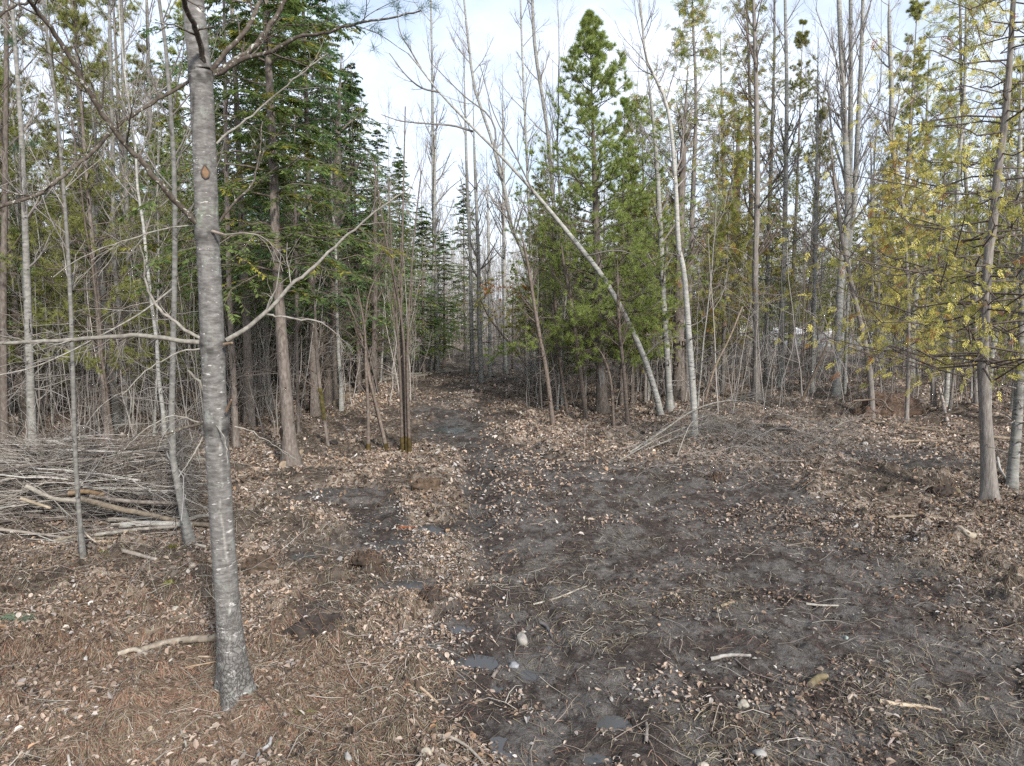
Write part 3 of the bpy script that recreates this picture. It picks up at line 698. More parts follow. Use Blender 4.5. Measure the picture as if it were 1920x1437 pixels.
# ------------------------------------------------------------------ shared tree variants for the filler wood
HEM = (0.160, 0.230, 0.070); HEM2 = (0.125, 0.215, 0.078); PIN = (0.285, 0.305, 0.10); PINB = (0.265, 0.325, 0.10); CED = (0.210, 0.230, 0.056); GOLD = (0.38, 0.34, 0.085)
VAR = {}
def variant(kind, i, line, rad, tm, limbs, fol, lm, fm):
    d = {'trunk': trunk_acc(line, rad, 8, 1.35).mesh('trunk', tm), 'crown': limbs.mesh('crown', lm)}
    if fol is not None: d['foliage'] = fol.mesh('foliage', fm)
    VAR.setdefault(kind, []).append(d)
for i in range(6):
    H = [15, 13, 16, 12, 14, 11][i]; ln, rd = straight(H, [0.03, .05, .02, .08, .01, .12][i], [0.066, 0.055, .078, .048, .062, .04][i], 0.008, 16, 100+i, 0.05)
    variant('aspen', i, ln, rd, M_aspen, bare_crown(ln, rd, H, 28, 200+i, 0.18, 8, 4, 0.8, 0.62, 0.30, low=16), None, M_greytwig, None)
for i in range(4):
    H = [9, 7.5, 11, 8][i]; ln, rd = straight(H, [0.05, .1, .04, .14][i], [0.036, .028, .042, .032][i], 0.006, 14, 130+i, 0.05)
    variant('thin', i, ln, rd, M_aspen if i % 2 else M_brtwig, bare_crown(ln, rd, H, 30, 230+i, 0.2, 6, 3, 0.3, 0.9, 0.15, low=16), None, M_brtwig, None)
for i in range(3):
    H = [13, 16, 11][i]; ln, rd = straight(H, 0.01, [0.11, .13, .09][i], 0.01, 14, 140+i, 0.015)
    l, f = hemlock_crown(H, [1.8, 2.8, 1.3][i], [2.6, 2.9, 2.3][i], [160, 175, 130][i], 240+i, [HEM, HEM2, HEM][i], 0.85, trunkline=ln)
    variant('hemlock', i, ln, rd, M_brown, l, f, M_brtwig, M_needle)
for i in range(3):
    H = [14, 11, 16][i]; ln, rd = straight(H, 0.01, [0.11, .09, .13][i], 0.01, 14, 150+i, 0.015)
    l, f = pine_crown(H, [2.4, 1.8, 3.2][i], [2.6, 2.2, 2.8][i], [80, 70, 88][i], 250+i, [PIN, PINB, PIN][i], 1.0, trunkline=ln)
    variant('pine', i, ln, rd, M_brown, l, f, M_brtwig, M_needle)
for i in range(2):
    H = [12, 10][i]; ln, rd = straight(H, 0.02, [0.09, .08][i], 0.01, 14, 160+i, 0.03)
    l, f = cedar_crown(H, [2.0, 1.8][i], [1.7, 1.5][i], 100, 260+i, CED, GOLD, 0.95, trunkline=ln, gold=0.2, leaf=.09)
    variant('cedar', i, ln, rd, M_cedar, l, f, M_brtwig, M_cedarleaf)

NAMES = {'aspen': ('bare_aspen', 'bare tree'), 'thin': ('thin_bare_tree', 'bare tree'), 'hemlock': ('hemlock_tree', 'conifer'), 'pine': ('pine_tree', 'pine tree'), 'cedar': ('cedar_tree', 'cedar tree')}
def zone_of(px, Y):
    z = 'in the dense wood left of the near pine trunk' if px < 400 else 'in the wood between the near pine and the track' if px < 780 else \
        'at the far end of the muddy track' if px < 985 else 'in the stand behind the leaning birch' if px < 1330 else 'in the open wood on the right side'
    return z
LOOK = {'aspen': 'slender pale grey bare trunk', 'thin': 'thin brown twiggy leafless tree', 'hemlock': 'dark green hemlock', 'pine': 'yellowish green soft needled pine', 'cedar': 'olive green cedar'}
LOOKV = {'aspen': ['slender grey bare trunk', 'slightly bent grey bare trunk', 'tall straight grey bare trunk', 'leaning grey bare trunk', 'straight pale bare trunk', 'strongly leaning bare trunk'],
         'thin': ['thin brown twiggy tree', 'thin leaning grey twiggy tree', 'tall thin brown twiggy tree', 'slanting thin grey twiggy tree'], 'hemlock': ['dark green hemlock', 'tall broad green hemlock', 'short green hemlock'],
         'pine': ['yellowish green pine', 'small fresh green pine', 'tall yellowish green pine'], 'cedar': ['olive green cedar', 'slim olive cedar']}
LANDS = [(20, 'the left picture edge'), (62, 'the mossy footed grey trunk'), (150, 'the stem before the brush pile'), (235, 'the forked grey stem'), (318, 'the crooked stem'), (400, 'the near pine trunk'), (470, 'the short dead stem'), (530, 'the mauve conifer'), (620, 'the stout brown conifer'), (690, 'the twiggy slanting shrub'), (757, 'the mossy stem clump'), (815, 'the aspen pair'), (895, 'the aspen row'), (960, 'the track end'), (1010, 'the slanting dark stem'), (1060, 'the tall pale aspen'), (1122, 'the patched pine'), (1180, 'the thin dark stem'), (1245, 'the knotted grey stem'), (1295, 'the white birch'), (1350, 'the slim pale trunk'), (1415, 'the flared brown trunk'), (1465, 'the clean grey trunk'), (1525, 'the slanting dark pole'), (1585, 'the many stemmed tree'), (1650, 'the root hole'), (1712, 'the high forked trunk'), (1780, 'the white splinter'), (1850, 'the thick cedar'), (1910, 'the right picture edge')]
def where(px, Y):
    lx, nm = min(LANDS, key=lambda a: abs(a[0]-px)); d = px-lx
    return ('far back ' if Y > 40 else 'well back ' if Y > 28 else 'not far ')+('behind ' if abs(d) < 12 else 'left of ' if d < 0 else 'right of ')+nm
def place(kind, px, Y, sc=1.0, label=None, group='auto', vi=None, rz=None, zs=1.0, x=None):
    X = (px-960)/F*(Y*cth+CAM_H*sth) if x is None else x
    z = float(height(X, Y)); vi = int(rng.integers(0, len(VAR[kind]))) if vi is None else vi
    if label is None: label = LOOKV[kind][vi]+' '+where(px, Y)
    o = thing(NAMES[kind][0], label, NAMES[kind][1], (X, Y, z), (LOOK[kind]+'s '+zone_of(px, Y)).replace('hemlocks', 'hemlocks') if group == 'auto' else group, rng.uniform(0, 2*PI) if rz is None else rz)
    o.scale = (sc, sc, sc*zs)
    for n, me in VAR[kind][vi].items(): link(n, me, o)
    return o

# ------------------------------------------------------------------ traced trees: trunk runs through photo pixels on the plane of its base
def traced(name, label, cat, pts, wpx, mat, base=None, kcrown=None, group=None, sides=8, k=18, flare=1.5, drift=0.0, tipw=0.3, ydrift=0.0, sink=0.12, ext=True, dY=0):
    b = gp(*(base or pts[0])); Y = b[1]+dY
    P = [at(x, y, Y+ydrift*i/max(1, len(pts)-1)) for i, (x, y) in enumerate(pts)]
    P[0] = b.copy() if dY == 0 else P[0]
    if ext:     # go on upward beyond the picture
        d = norm(P[-1]-P[-2]); need = max(0, 13.0-(P[-1][2]-b[2]))
        if pts[-1][1] <= 5: P.append(P[-1]+d*need*0.6*np.array([0.8, 1, 1])); 
    P = np.array(P); P0 = P-b; P0[0, 2] -= sink
    ln = smoothline(P0, k)
    w0 = wpx[0]*pxm(Y)/2
    hs = np.linspace(0, 1, len(wpx)); r = np.interp(np.linspace(0, 1, k), hs, wpx)*pxm(Y)/2
    if ext and pts[-1][1] <= 5:
        npx = np.array([p[2] for p in P]); ztop = P0[-2][2]; r = np.interp(ln[:, 2], np.concatenate([np.linspace(0, max(ztop, .5), len(wpx)), [ln[-1, 2]+1e-3]]), np.array(list(wpx)+[tipw])*pxm(Y)/2)
    if ext and pts[-1][1] > 5 and len(pts) > 3: r = r*np.interp(np.linspace(0, 1, k), [0, .72, 1], [1, 1, .15])
    root = thing(name, label, cat, b, group)
    link('trunk', trunk_acc(ln, r, sides, flare).mesh('trunk', mat), root)
    return root, ln, r, Y
def add_bare(root, ln, r, seed, nb=22, blen=0.16, mat=None, **kw):
    a = bare_crown(ln, r, 0, nb, seed, blen, **kw); link('crown', a.mesh('crown', mat or M_greytwig), root)

# ------------------------------------------------------------------ the near pine
def near_pine():
    root, ln, r, Y = traced('pine_tree', 'large grey pine trunk standing nearest, with rough base and bare side branches', 'pine tree',
        [(440, 1295), (428, 1150), (415, 960), (404, 760), (396, 580), (388, 430), (377, 150), (362, 0)], [54, 44, 43, 42, 41, 40, 39, 36], M_hero, sides=64, k=420, flare=1.6, tipw=26)
    b = np.array(root.location)
    tr = root.children[0]
    me = tr.data; co = np.empty(len(me.vertices)*3, np.float32); me.vertices.foreach_get('co', co); co = co.reshape(-1, 3)
    an = np.arctan2(co[:, 1], co[:, 0]-np.interp(co[:, 2], ln[:, 2], ln[:, 0]))
    # whorl swellings and slight lobes
    cx = np.stack([np.interp(co[:, 2], ln[:, 2], ln[:, i]) for i in (0, 1)], 1)
    whorl = [at(0, y, Y)[2]-b[2] for y in (438, 645, 800, 140)]
    s = 1+0.03*np.sin(3*an+co[:, 2]*1.7)+sum(0.10*np.exp(-((co[:, 2]-h)/0.05)**2) for h in whorl)+0.05*(vnoise(an*3, co[:, 2]*6, 4)-.5)
    co[:, :2] = cx+(co[:, :2]-cx)*s[:, None]; me.vertices.foreach_set('co', co.ravel()); me.update()
    # bark marks that belong to the trunk: dark cracked collars at the whorls, pale resin streaks, lichen
    zz = co[:, 2]; nn_ = vnoise(an*2.2+5, zz*22, 8); n5 = fbm(an*1.7+3, zz*9, 31, 3)
    tint = np.ones((len(co), 3))*(0.86+.28*n5)[:, None]
    for h in whorl:
        kk = np.exp(-((zz-h+.02)/0.055)**2)*sstep(.25, .6, nn_); tint *= (1-.62*kk)[:, None]
    hl = at(0, 425, Y)[2]-b[2]; kk = np.exp(-((zz-hl-.06)/.07)**2)*sstep(.4, .7, n5); tint = tint*(1-kk[:, None])+kk[:, None]*np.array([1.5, 1.75, 1.5])
    st = np.exp(-((an+1.05+.15*np.sin(zz*5))/.10)**2)*sstep(.45, .6, vnoise(an*4, zz*14, 12))*(zz < 2.3); tint = tint*(1+.9*st)[:, None]
    fis = np.exp(-((an+1.9+.1*np.sin(zz*9))/.16)**2)*np.exp(-((zz-(at(0, 190, Y)[2]-b[2]))/.16)**2)*sstep(.4, .6, vnoise(an*14, zz*10, 2)); tint = tint*(1-.6*fis)[:, None]
    me.attributes['tint'].data.foreach_set('color', np.concatenate([tint, np.ones((len(co), 1))], 1).astype(np.float32).ravel())
    def br(pts, w0, w1, dy=0.0, mat=M_hbranch, label=None, tw=6, tlen=0.35, n2=3, up=0.0, name='branch', col=None, sides=7, tmin=0.15, ang=0.7, hi=True):
        n = len(pts); P = np.array([at(x, y, Y+dy*(i/(n-1))**1.2) for i, (x, y) in enumerate(pts)])-b
        k = max(8, n*4); ln2 = smoothline(P, k); ln2[1:-1] += rng.normal(0, .004, ln2[1:-1].shape)
        rr = np.linspace(w0, w1, k)*pxm(Y+dy*.5)/2
        a = Acc(); tubes(a, ln2, rr, sides)
        if tw:
            B, R = spawn(ln2[None], rr[None], tw, tmin, 0.98, ang, tlen, 0.42, k=6, up=up, wob=0.35); R = np.maximum(R, 0.0022); tubes(a, B, R, 4)
            if n2:
                C, CR = spawn(B, R, n2, 0.15, 1, 0.7, 0.5, 0.7, k=5, up=up*1.2, wob=0.35); tubes(a, C, np.maximum(CR, .0014), 3)
        o = link(name, a.mesh(name, mat), root)
        if label: o['label'] = label
        return ln2, rr, a
    br([(392, 437), (365, 415), (330, 378), (305, 350), (255, 290), (215, 245), (175, 185), (135, 115), (100, 60), (65, 15), (40, -20)], 12, 7, -0.9, tw=9, tlen=0.20, up=.1)
    br([(52, 5), (25, 12), (0, 30), (-30, 50)], 5, 3, -.1, tw=2, tlen=.3)
    br([(362, 150), (300, 185), (255, 213), (215, 240), (185, 275), (130, 320), (80, 360), (30, 378), (-20, 392)], 6, 7, -0.5, tw=9, tlen=.25, up=.05)
    br([(385, 128), (375, 80), (360, 40), (345, 0), (335, -40)], 11, 8, -0.8, tw=3, tlen=.3)
    br([(398, 133), (430, 90), (460, 60), (475, 30), (487, 0), (495, -40)], 9, 7, 0.3, tw=4, tlen=.3, up=.2)
    br([(402, 138), (450, 108), (480, 85), (505, 50), (533, 0), (550, -40)], 11, 7, 0.2, tw=5, tlen=.3, up=.1)
    br([(405, 140), (460, 110), (510, 95), (560, 70), (610, 62), (660, 45), (730, 35), (790, 20)], 9, 2.5, -0.3, tw=8, tlen=.25, n2=2)
    br([(406, 270), (440, 240), (480, 210), (550, 150), (615, 100)], 4, 1.8, 0.4, M_deadtwig, tw=5, tlen=.25)
    br([(413, 415), (440, 380), (470, 350), (485, 300), (492, 230)], 5, 2, 0.3, tw=6, tlen=.3, up=.2)
    br([(425, 638), (490, 595), (540, 540), (590, 500), (640, 450), (700, 400), (770, 350)], 9, 2.2, 0.3, M_deadtwig, 'pale bare branch reaching up over the track', tw=7, tlen=.25, up=-.2)
    br([(500, 590), (560, 598), (600, 605), (630, 625), (645, 655)], 4, 1.5, 0.2, M_deadtwig, tw=4, tlen=.4, up=-.6)
    br([(388, 645), (330, 637), (270, 630), (220, 632), (150, 636), (80, 640), (-20, 645)], 10, 6, -0.5, M_deadtwig, 'pale dead branch reaching level to the left', tw=11, tlen=.22, n2=4, up=-0.5, ang=0.9)
    br([(382, 640), (330, 605), (290, 570), (275, 530), (270, 490), (262, 460)], 7, 2.5, -0.2, M_deadtwig, tw=5, tlen=.3)
    br([(388, 755), (378, 722), (352, 695)], 6, 4.5, -.1, M_deadtwig, tw=0)
    br([(392, 790), (340, 805), (300, 820), (260, 835), (217, 848)], 7, 2, -.3, tw=8, tlen=.55, up=-.7, n2=3)
    br([(385, 793), (408, 800), (422, 830), (427, 872)], 3, 1.5, -.35, M_deadtwig, tw=0)
    br([(386, 655), (340, 660), (280, 690), (230, 740)], 3.5, 1.5, -.3, M_deadtwig, tw=4, tlen=.5, up=-.6)
    br([(385, 428), (330, 425), (240, 450), (160, 480), (100, 520)], 3.5, 1.5, -.2, M_deadtwig, tw=6, tlen=.4, up=-.4)
    br([(370, 255), (340, 290), (330, 330)], 3.5, 2, .2, M_deadtwig, tw=2)
    br([(388, 455), (350, 452), (320, 450)], 3, 1.2, -.2, tw=2)
    br([(384, 795), (330, 780), (280, 800), (225, 850)], 3.5, 1.4, -.3, M_deadtwig, tw=5, tlen=.5, up=-.6)
    br([(380, 820), (365, 850), (335, 895)], 3.5, 1.6, -.25, M_deadtwig, tw=2, up=-.5)
    br([(440, 800), (470, 808), (520, 840), (550, 860)], 2.4, 1, .2, M_deadtwig, tw=2, up=-.5)
    br([(412, 440), (480, 440), (520, 470), (540, 500)], 2.6, 1, .2, M_deadtwig, tw=3, up=-.4)
    br([(430, 1250), (445, 1150), (455, 1100), (450, 1060)], 2.2, 1, -.3, M_deadtwig, tw=2)
    # snapped stubs with orange wood
    for (x, y, dx, dyy, c) in ((398, 434, 22, 6, (.30, .25, .21)), (420, 646, 15, -3, (.30, .22, .15)), (424, 772, 10, -22, (.22, .15, .10)), (385, 1025, -18, -4, (.3, .28, .25))):
        p0 = at(x, y, Y-0.07)-b; p1 = at(x+dx, y+dyy, Y-0.12)-b
        a = Acc(); tubes(a, np.array([p0, (p0+p1)/2, p1]), np.array([.012, .010, .008]), 7, np.array([c]), cap=True); 
        o = link('snapped_stub', a.mesh('snapped_stub', M_wood, False), root)
    # pruned wound: a raised orange oval
    for (x, y, w, h, c) in ((394, 326, 11, 21, (.27, .17, .10)),):
        c0 = at(x, y, Y)-b; R0 = 43*pxm(Y)/2; th = np.linspace(0, 2*PI, 16, endpoint=False)
        dx = w*pxm(Y)/2*np.cos(th)*np.where(np.sin(th) > 0, 1-0.75*np.sin(th), 1); dz = h*pxm(Y)/2*np.sin(th)
        cxl = np.interp(c0[2], ln[:, 2], ln[:, 0])
        yy = lambda xo: -np.sqrt(np.maximum(R0**2-(xo-cxl)**2, 0))
        outer = np.stack([c0[0]+dx, yy(c0[0]+dx)-0.003, c0[2]+dz], 1); inner = np.stack([c0[0]+dx*.6, yy(c0[0]+dx*.6)-0.010, c0[2]+dz*.6], 1)
        V = np.concatenate([outer, inner, [[c0[0], yy(c0[0])-.012, c0[2]]]]); i = np.arange(16); j = (i+1) % 16
        a = Acc(); a.add(V, [np.stack([i, j, 16+j, 16+i], 1), np.stack([16+i, 16+j, i*0+32], 1)], np.array(c)); link('pruning_wound', a.mesh('pruning_wound', M_wood), root)
        rg = np.concatenate([outer, outer[:1]]); rg = rg+(rg-rg.mean(0))*.12; a = Acc(); tubes(a, rg, np.full(17, .0045)*rng.uniform(.6, 1.3, 17), 6, np.array([[.09, .075, .065]])); link('bark_collar', a.mesh('bark_collar', M_soil), root)
    # needle tufts on the upper right branch
    g = np.random.default_rng(3); f = Acc()
    for (x, y) in [(650, 10), (680, 22), (700, 55), (745, 15), (760, 30), (790, 15), (805, 5), (712, 58), (760, 72), (700, 90), (640, 20), (815, 14), (735, 5), (0, 75), (40, 60), (25, 280), (60, 270), (90, 20), (20, 80), (665, 40)]:
        c0 = at(x, y, Y-0.25)-b; n = 46; B = c0+g.normal(0, .012, (n, 3)); D = norm(g.normal(0, 1, (n, 3))+np.array([.3, 0, .2])); Wd = norm(np.cross(D, g.normal(0, 1, (n, 3))))
        blades(f, B, D, Wd, g.uniform(.06, .11, n), .0024, np.array([[.05, .11, .06]])*g.uniform(.7, 1.3, (n, 1)), tri=True)
    link('needles', f.mesh('needles', M_needle), root)
near_pine()

# ------------------------------------------------------------------ other traced trees
r_, l_, rr_, Y_ = traced('bare_tree', 'thin grey leaning stem rising in front of the brush pile', 'bare tree', [(155, 1042), (142, 870), (135, 640), (128, 480), (115, 300), (100, 150), (80, 0)], [9, 8, 7.5, 7, 6, 5, 4], M_grey)
add_bare(r_, l_, rr_, 301, 26, 0.13, t0=.3, n2=7, n3=4, mat=M_greytwig)
r_, l_, rr_, Y_ = traced('bare_tree', 'crooked grey stem rooted at the right end of the brush pile', 'bare tree', [(358, 1016), (335, 920), (322, 830), (325, 640), (328, 480), (326, 300), (310, 80), (298, 0)], [15, 12.5, 11, 10, 9, 8, 7, 6], M_grey)
add_bare(r_, l_, rr_, 302, 24, 0.14, t0=.3, n2=7, n3=4)
a_ = Acc(); bb = np.array(r_.location); P_ = smoothline(np.array([at(x, y, Y_+d) for x, y, d in ((325, 540, 0), (260, 590, -.2), (165, 642, -.4), (130, 660, -.5), (60, 690, -.7), (-10, 705, -.8))])-bb, 14)
tubes(a_, P_, np.linspace(.012, .008, 14), 5); B_, R_ = spawn(P_[None], np.linspace(.012, .008, 14)[None], 14, .1, 1, .8, .35, .4, k=6, up=-.6, wob=.35); tubes(a_, B_, R_, 3); B2_, R2_ = spawn(B_, R_, 4, .2, 1, .7, .5, .6, k=5, up=-.5, wob=.3); tubes(a_, B2_, np.maximum(R2_, .0015), 3)
link('branch', a_.mesh('branch', M_deadtwig), r_)

r_, l_, rr_, Y_ = traced('hemlock_tree', 'mauve brown conifer trunk with a dark cavity near its foot', 'conifer', [(546, 872), (536, 740), (526, 600), (518, 480), (512, 300), (505, 150), (498, 0)], [27, 22, 19, 17, 15, 13, 10], M_brown, sides=14, k=26)
H_ = 11.5; l, f = hemlock_crown(H_, 3.0, 2.4, 125, 311, HEM, 1.0, trunkline=l_, dead=24); link('crown', l.mesh('crown', M_brtwig), r_); link('foliage', f.mesh('foliage', M_needle), r_)
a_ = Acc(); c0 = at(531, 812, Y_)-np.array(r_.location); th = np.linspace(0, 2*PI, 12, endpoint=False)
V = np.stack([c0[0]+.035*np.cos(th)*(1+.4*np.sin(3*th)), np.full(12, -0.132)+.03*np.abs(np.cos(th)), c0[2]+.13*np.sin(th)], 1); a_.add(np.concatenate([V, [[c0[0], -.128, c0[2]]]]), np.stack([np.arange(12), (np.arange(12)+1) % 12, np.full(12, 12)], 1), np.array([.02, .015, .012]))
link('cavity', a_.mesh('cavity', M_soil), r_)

# left wood: pale and grey trunks one can tell apart
LEFT = [
 ('tall grey trunk with a dark mossy foot at the left edge', [(62, 862), (56, 700), (50, 500), (40, 250), (22, 0)], [16, 14, 11, 8, 6], M_grey),
 ('grey trunk forking from the foot behind the brush pile', [(222, 800), (205, 650), (186, 480), (165, 340), (150, 200), (140, 0)], [14, 12, 10, 9, 8, 6], M_grey),
 ('straight pale trunk second from the forked grey stem', [(238, 795), (225, 600), (213, 470), (212, 300), (208, 150), (205, 0)], [10, 9, 8, 7, 6, 5], M_grey),
 ('leaning grey trunk left of the crooked stem', [(280, 778), (262, 620), (245, 520), (238, 400), (232, 200), (228, 0)], [12, 10, 9, 7, 6, 5], M_grey),
 ('grey trunk just left of the crooked stem', [(318, 780), (308, 620), (298, 520), (290, 420), (282, 250), (275, 0)], [12, 11, 9, 8, 7, 5], M_grey),
 ('dark brown trunk at the far left edge of the wood', [(8, 842), (6, 600), (10, 300), (12, 0)], [14, 12, 9, 7], M_brown),
 ('brown trunk with a rusty foot right of the near pine', [(442, 838), (438, 700), (430, 560), (424, 300), (420, 0)], [12, 10, 9, 7, 5], M_brown),
 ('short pale dead stem left of the mauve conifer', [(508, 770), (502, 700), (500, 640), (498, 560)], [10, 9, 9, 7], M_grey),
 ('thin dark stem right of the mauve conifer', [(560, 815), (557, 680), (556, 560), (554, 400), (552, 180)], [7, 6, 6, 5, 3], M_brown),
 ('stout brown conifer trunk beside the fallen pale log', [(618, 755), (622, 640), (626, 500), (632, 300), (640, 100)], [24, 20, 17, 14, 9], M_brown),
 ('thin stem with a band of yellow moss near the fallen log', [(616, 830), (606, 770), (597, 700), (592, 620), (588, 500)], [6, 7, 7, 5, 3], M_brown),
 ('brown trunk behind the twiggy shrub, left of the stem clump', [(700, 740), (702, 640), (703, 480), (704, 300)], [13, 11, 9, 6], M_brown),
]
for i, (lab, pts, wd, mt) in enumerate(LEFT):
    r_, l_, rr_, Y_ = traced('bare_tree', lab, 'bare tree', pts, wd, mt)
    add_bare(r_, l_, rr_, 320+i, 20, 0.15, t0=.3, n2=7, n3=4, mat=M_brtwig if mt is M_brown else M_greytwig, low=14)
    if 'moss' in lab and 'yellow' in lab:
        a = Acc(); q = l_[3:7]; tubes(a, q, rr_[3:7]*1.2+.002, 8, np.array([[.075, .066, .024]])); link('moss', a.mesh('moss', M_soil), r_)

# multi-stemmed clump and its twiggy neighbour
def clump(label, base, stems, w, mossc, seed, mat=M_brtwig):
    b = gp(*base); root = thing('stem_clump', label, 'shrub', b); cr = Acc()
    for i, pts in enumerate(stems):
        P = np.array([at(x, y, b[1]+0.12*math.sin(i*2)) for x, y in pts])-b; P[0, 2] = -0.1; ln = smoothline(P, 16); r = np.linspace(w, w*.3, 16)*pxm(b[1])/2
        a = Acc(); tubes(a, ln, r, 6); link('stem', a.mesh('stem', mat), root)
        B, R = spawn(ln[None], r[None], 7, .35, 1, .45, .2, .45, k=5, up=.5, wob=.3); tubes(cr, B, R, 3); C, R2 = spawn(B, R, 4, .2, 1, .5, .5, .6, k=4, up=.4, wob=.3); tubes(cr, C, np.maximum(R2, .0015), 3)
        if mossc:
            m = Acc(); mq = ln[:3]*1.0; mq[2] = ln[1]*.75+ln[2]*.25; tubes(m, mq, r[:3]*np.array([1.35, 1.15, .7]), 8, np.array([[.065, .048, .018]])); link('moss', m.mesh('moss', M_soil), root)
    link('twigs', cr.mesh('twigs', mat), root)
clump('tight clump of dark upright stems with orange moss at the foot', (762, 848), [[(755, 848), (750, 700), (745, 620), (735, 480), (728, 330)], [(760, 850), (755, 700), (752, 600), (755, 420), (760, 200)], [(768, 845), (764, 700), (766, 600), (775, 460), (790, 320)], [(763, 848), (760, 700), (750, 580), (720, 430), (700, 300)]], 7, True, 1)
clump('twiggy slanting shrub left of the mossy stem clump', (727, 838), [[(727, 838), (708, 770), (690, 700), (680, 640), (650, 560)], [(727, 838), (700, 740), (684, 640), (690, 560), (705, 520)], [(690, 815), (690, 760), (686, 690), (684, 620), (670, 540)]], 8, True, 2)

MID = [
 ('pale aspen with a slight bend, nearer of the pair at the track end', [(820, 700), (818, 600), (815, 480), (812, 300), (810, 120), (808, 0)], [9, 8, 7, 6, 4, 3], M_aspen),
 ('thin pale aspen, left one of the close pair at the track end', [(808, 700), (809, 600), (813, 480), (816, 300), (822, 150)], [6, 5, 5, 4, 2], M_aspen),
 ('grey aspen standing leftmost of the row right of the track end', [(886, 702), (884, 600), (882, 480), (876, 350), (872, 200), (868, 60)], [8, 7, 6, 5, 4, 3], M_aspen),
 ('grey aspen second in the row right of the track end', [(903, 712), (899, 600), (897, 480), (890, 300), (886, 150)], [9, 8, 6, 5, 3], M_aspen),
 ('slim aspen third in the row right of the track end', [(919, 708), (918, 600), (916, 450), (912, 280)], [7, 6, 5, 3], M_aspen),
 ('straight aspen fourth in the row, beside the orange tipped bough', [(948, 700), (946, 600), (945, 480), (944, 300), (942, 120)], [7, 7, 6, 5, 3], M_aspen),
 ('tall curving aspen whose top bends left over the track', [(1002, 708), (997, 607), (987, 490), (960, 433), (950, 370), (930, 293), (915, 240), (890, 167), (880, 93), (870, 0)], [10, 9, 8, 8, 7, 6, 5, 5, 4, 3], M_aspen),
 ('tall pale aspen just right of the bending one', [(1050, 700), (1045, 500), (1032, 300), (1020, 200), (1010, 140), (1002, 80), (998, 0)], [10, 9, 8, 7, 6, 6, 5], M_aspen),
 ('slim aspen left of the tall pale one, behind', [(1000, 712), (996, 500), (988, 300), (980, 120), (976, 0)], [7, 6, 5, 4, 3], M_aspen),
 ('slanting dark stem at the front of the leafy verge', [(1038, 797), (1025, 700), (1010, 620), (1000, 560), (985, 470), (960, 380)], [9, 8, 7, 6, 5, 3], M_brtwig),
 ('second slanting dark stem right of the front one', [(1100, 785), (1086, 680), (1070, 560), (1058, 500), (1045, 400)], [9, 8, 7, 6, 4], M_brtwig),
 ('thin dark stem right of the patched trunk', [(1178, 802), (1170, 700), (1160, 600), (1158, 480)], [8, 7, 6, 4], M_brtwig),
 ('forked thin stem directly right of the patched trunk', [(1152, 800), (1146, 720), (1132, 670), (1110, 640)], [6, 5, 4, 2], M_brtwig),
 ('thin twin stems between the slanting stems', [(1065, 770), (1050, 680), (1040, 560), (1035, 400)], [6, 6, 5, 3], M_brtwig),
 ('grey stem with dark knots behind the white birch', [(1257, 770), (1253, 700), (1247, 613), (1242, 513), (1240, 467), (1230, 283), (1222, 200), (1205, 60)], [13, 12, 11, 10, 9, 8, 6, 4], M_aspen),
 ('stout brown trunk hollowed at the foot, left of the white birch', [(1273, 748), (1273, 640), (1274, 500), (1280, 300), (1290, 120)], [23, 19, 16, 12, 7], M_brown),
 ('shadowy brown trunk between the knotted stem and leaning birch', [(1243, 728), (1240, 600), (1236, 450), (1230, 250)], [15, 13, 11, 7], M_brown),
]
for i, (lab, pts, wd, mt) in enumerate(MID):
    r_, l_, rr_, Y_ = traced('bare_tree', lab, 'bare tree', pts, wd, mt)
    add_bare(r_, l_, rr_, 350+i, 22, 0.14, t0=.35, n2=7, n3=4, mat=M_brtwig if mt is not M_aspen else M_greytwig, low=12)

# leaning birch
r_, l_, rr_, Y_ = traced('birch_tree', 'long pale birch leaning far left across the track opening', 'birch tree', [(1240, 782), (1230, 740), (1207, 670), (1177, 603), (1137, 530), (1100, 480), (1007, 367), (930, 283), (887, 240), (823, 173), (790, 130), (765, 100)], [12, 11, 10.5, 10, 9.5, 9, 7, 6, 5, 4, 3, 2.5], M_aspen, sides=10, k=34, ext=False, flare=1.2, ydrift=-1.5)
a_ = Acc(); bb = np.array(r_.location)
for pts, w0 in ((((887, 247), (850, 236), (800, 232), (750, 227), (715, 215)), 4), (((823, 173), (790, 165), (760, 140), (730, 100)), 3.5), (((790, 130), (770, 95), (750, 60), (745, 20)), 3), (((925, 280), (930, 250), (915, 215), (870, 180), (810, 120)), 3.5), (((1000, 360), (960, 280), (925, 210), (900, 120)), 3), (((1100, 480), (1150, 470), (1190, 480), (1230, 520)), 2.5), (((1207, 670), (1240, 640), (1280, 630)), 2.5)):
    P_ = smoothline(np.array([at(x, y, Y_-1.0) for x, y in pts])-bb, 12); R0 = np.linspace(w0, 1.2, 12)*pxm(Y_)/2; tubes(a_, P_, R0, 4)
    B_, R_ = spawn(P_[None], R0[None], 7, .2, 1, .6, .3, .5, k=5, up=.5, wob=.25); tubes(a_, B_, R_, 3); C_, R2_ = spawn(B_, R_, 3, .2, 1, .6, .5, .6, k=4, up=.4, wob=.25); tubes(a_, C_, np.maximum(R2_, .002), 3)
link('crown', a_.mesh('crown', M_greytwig), r_)

r_, l_, rr_, Y_ = traced('birch_tree', 'white birch with black flecks standing behind the arched brush heap', 'birch tree', [(1303, 822), (1301, 760), (1293, 647), (1283, 513), (1273, 467), (1267, 350), (1257, 233), (1240, 167), (1213, 117), (1205, 50), (1200, 0)], [12.5, 12, 11, 10, 9, 8, 7.5, 6.5, 5.5, 4.5, 3.5], M_birch, sides=10, k=34, flare=1.2)
add_bare(r_, l_, rr_, 371, 26, 0.16, t0=.45, n2=7, n3=4, low=6)

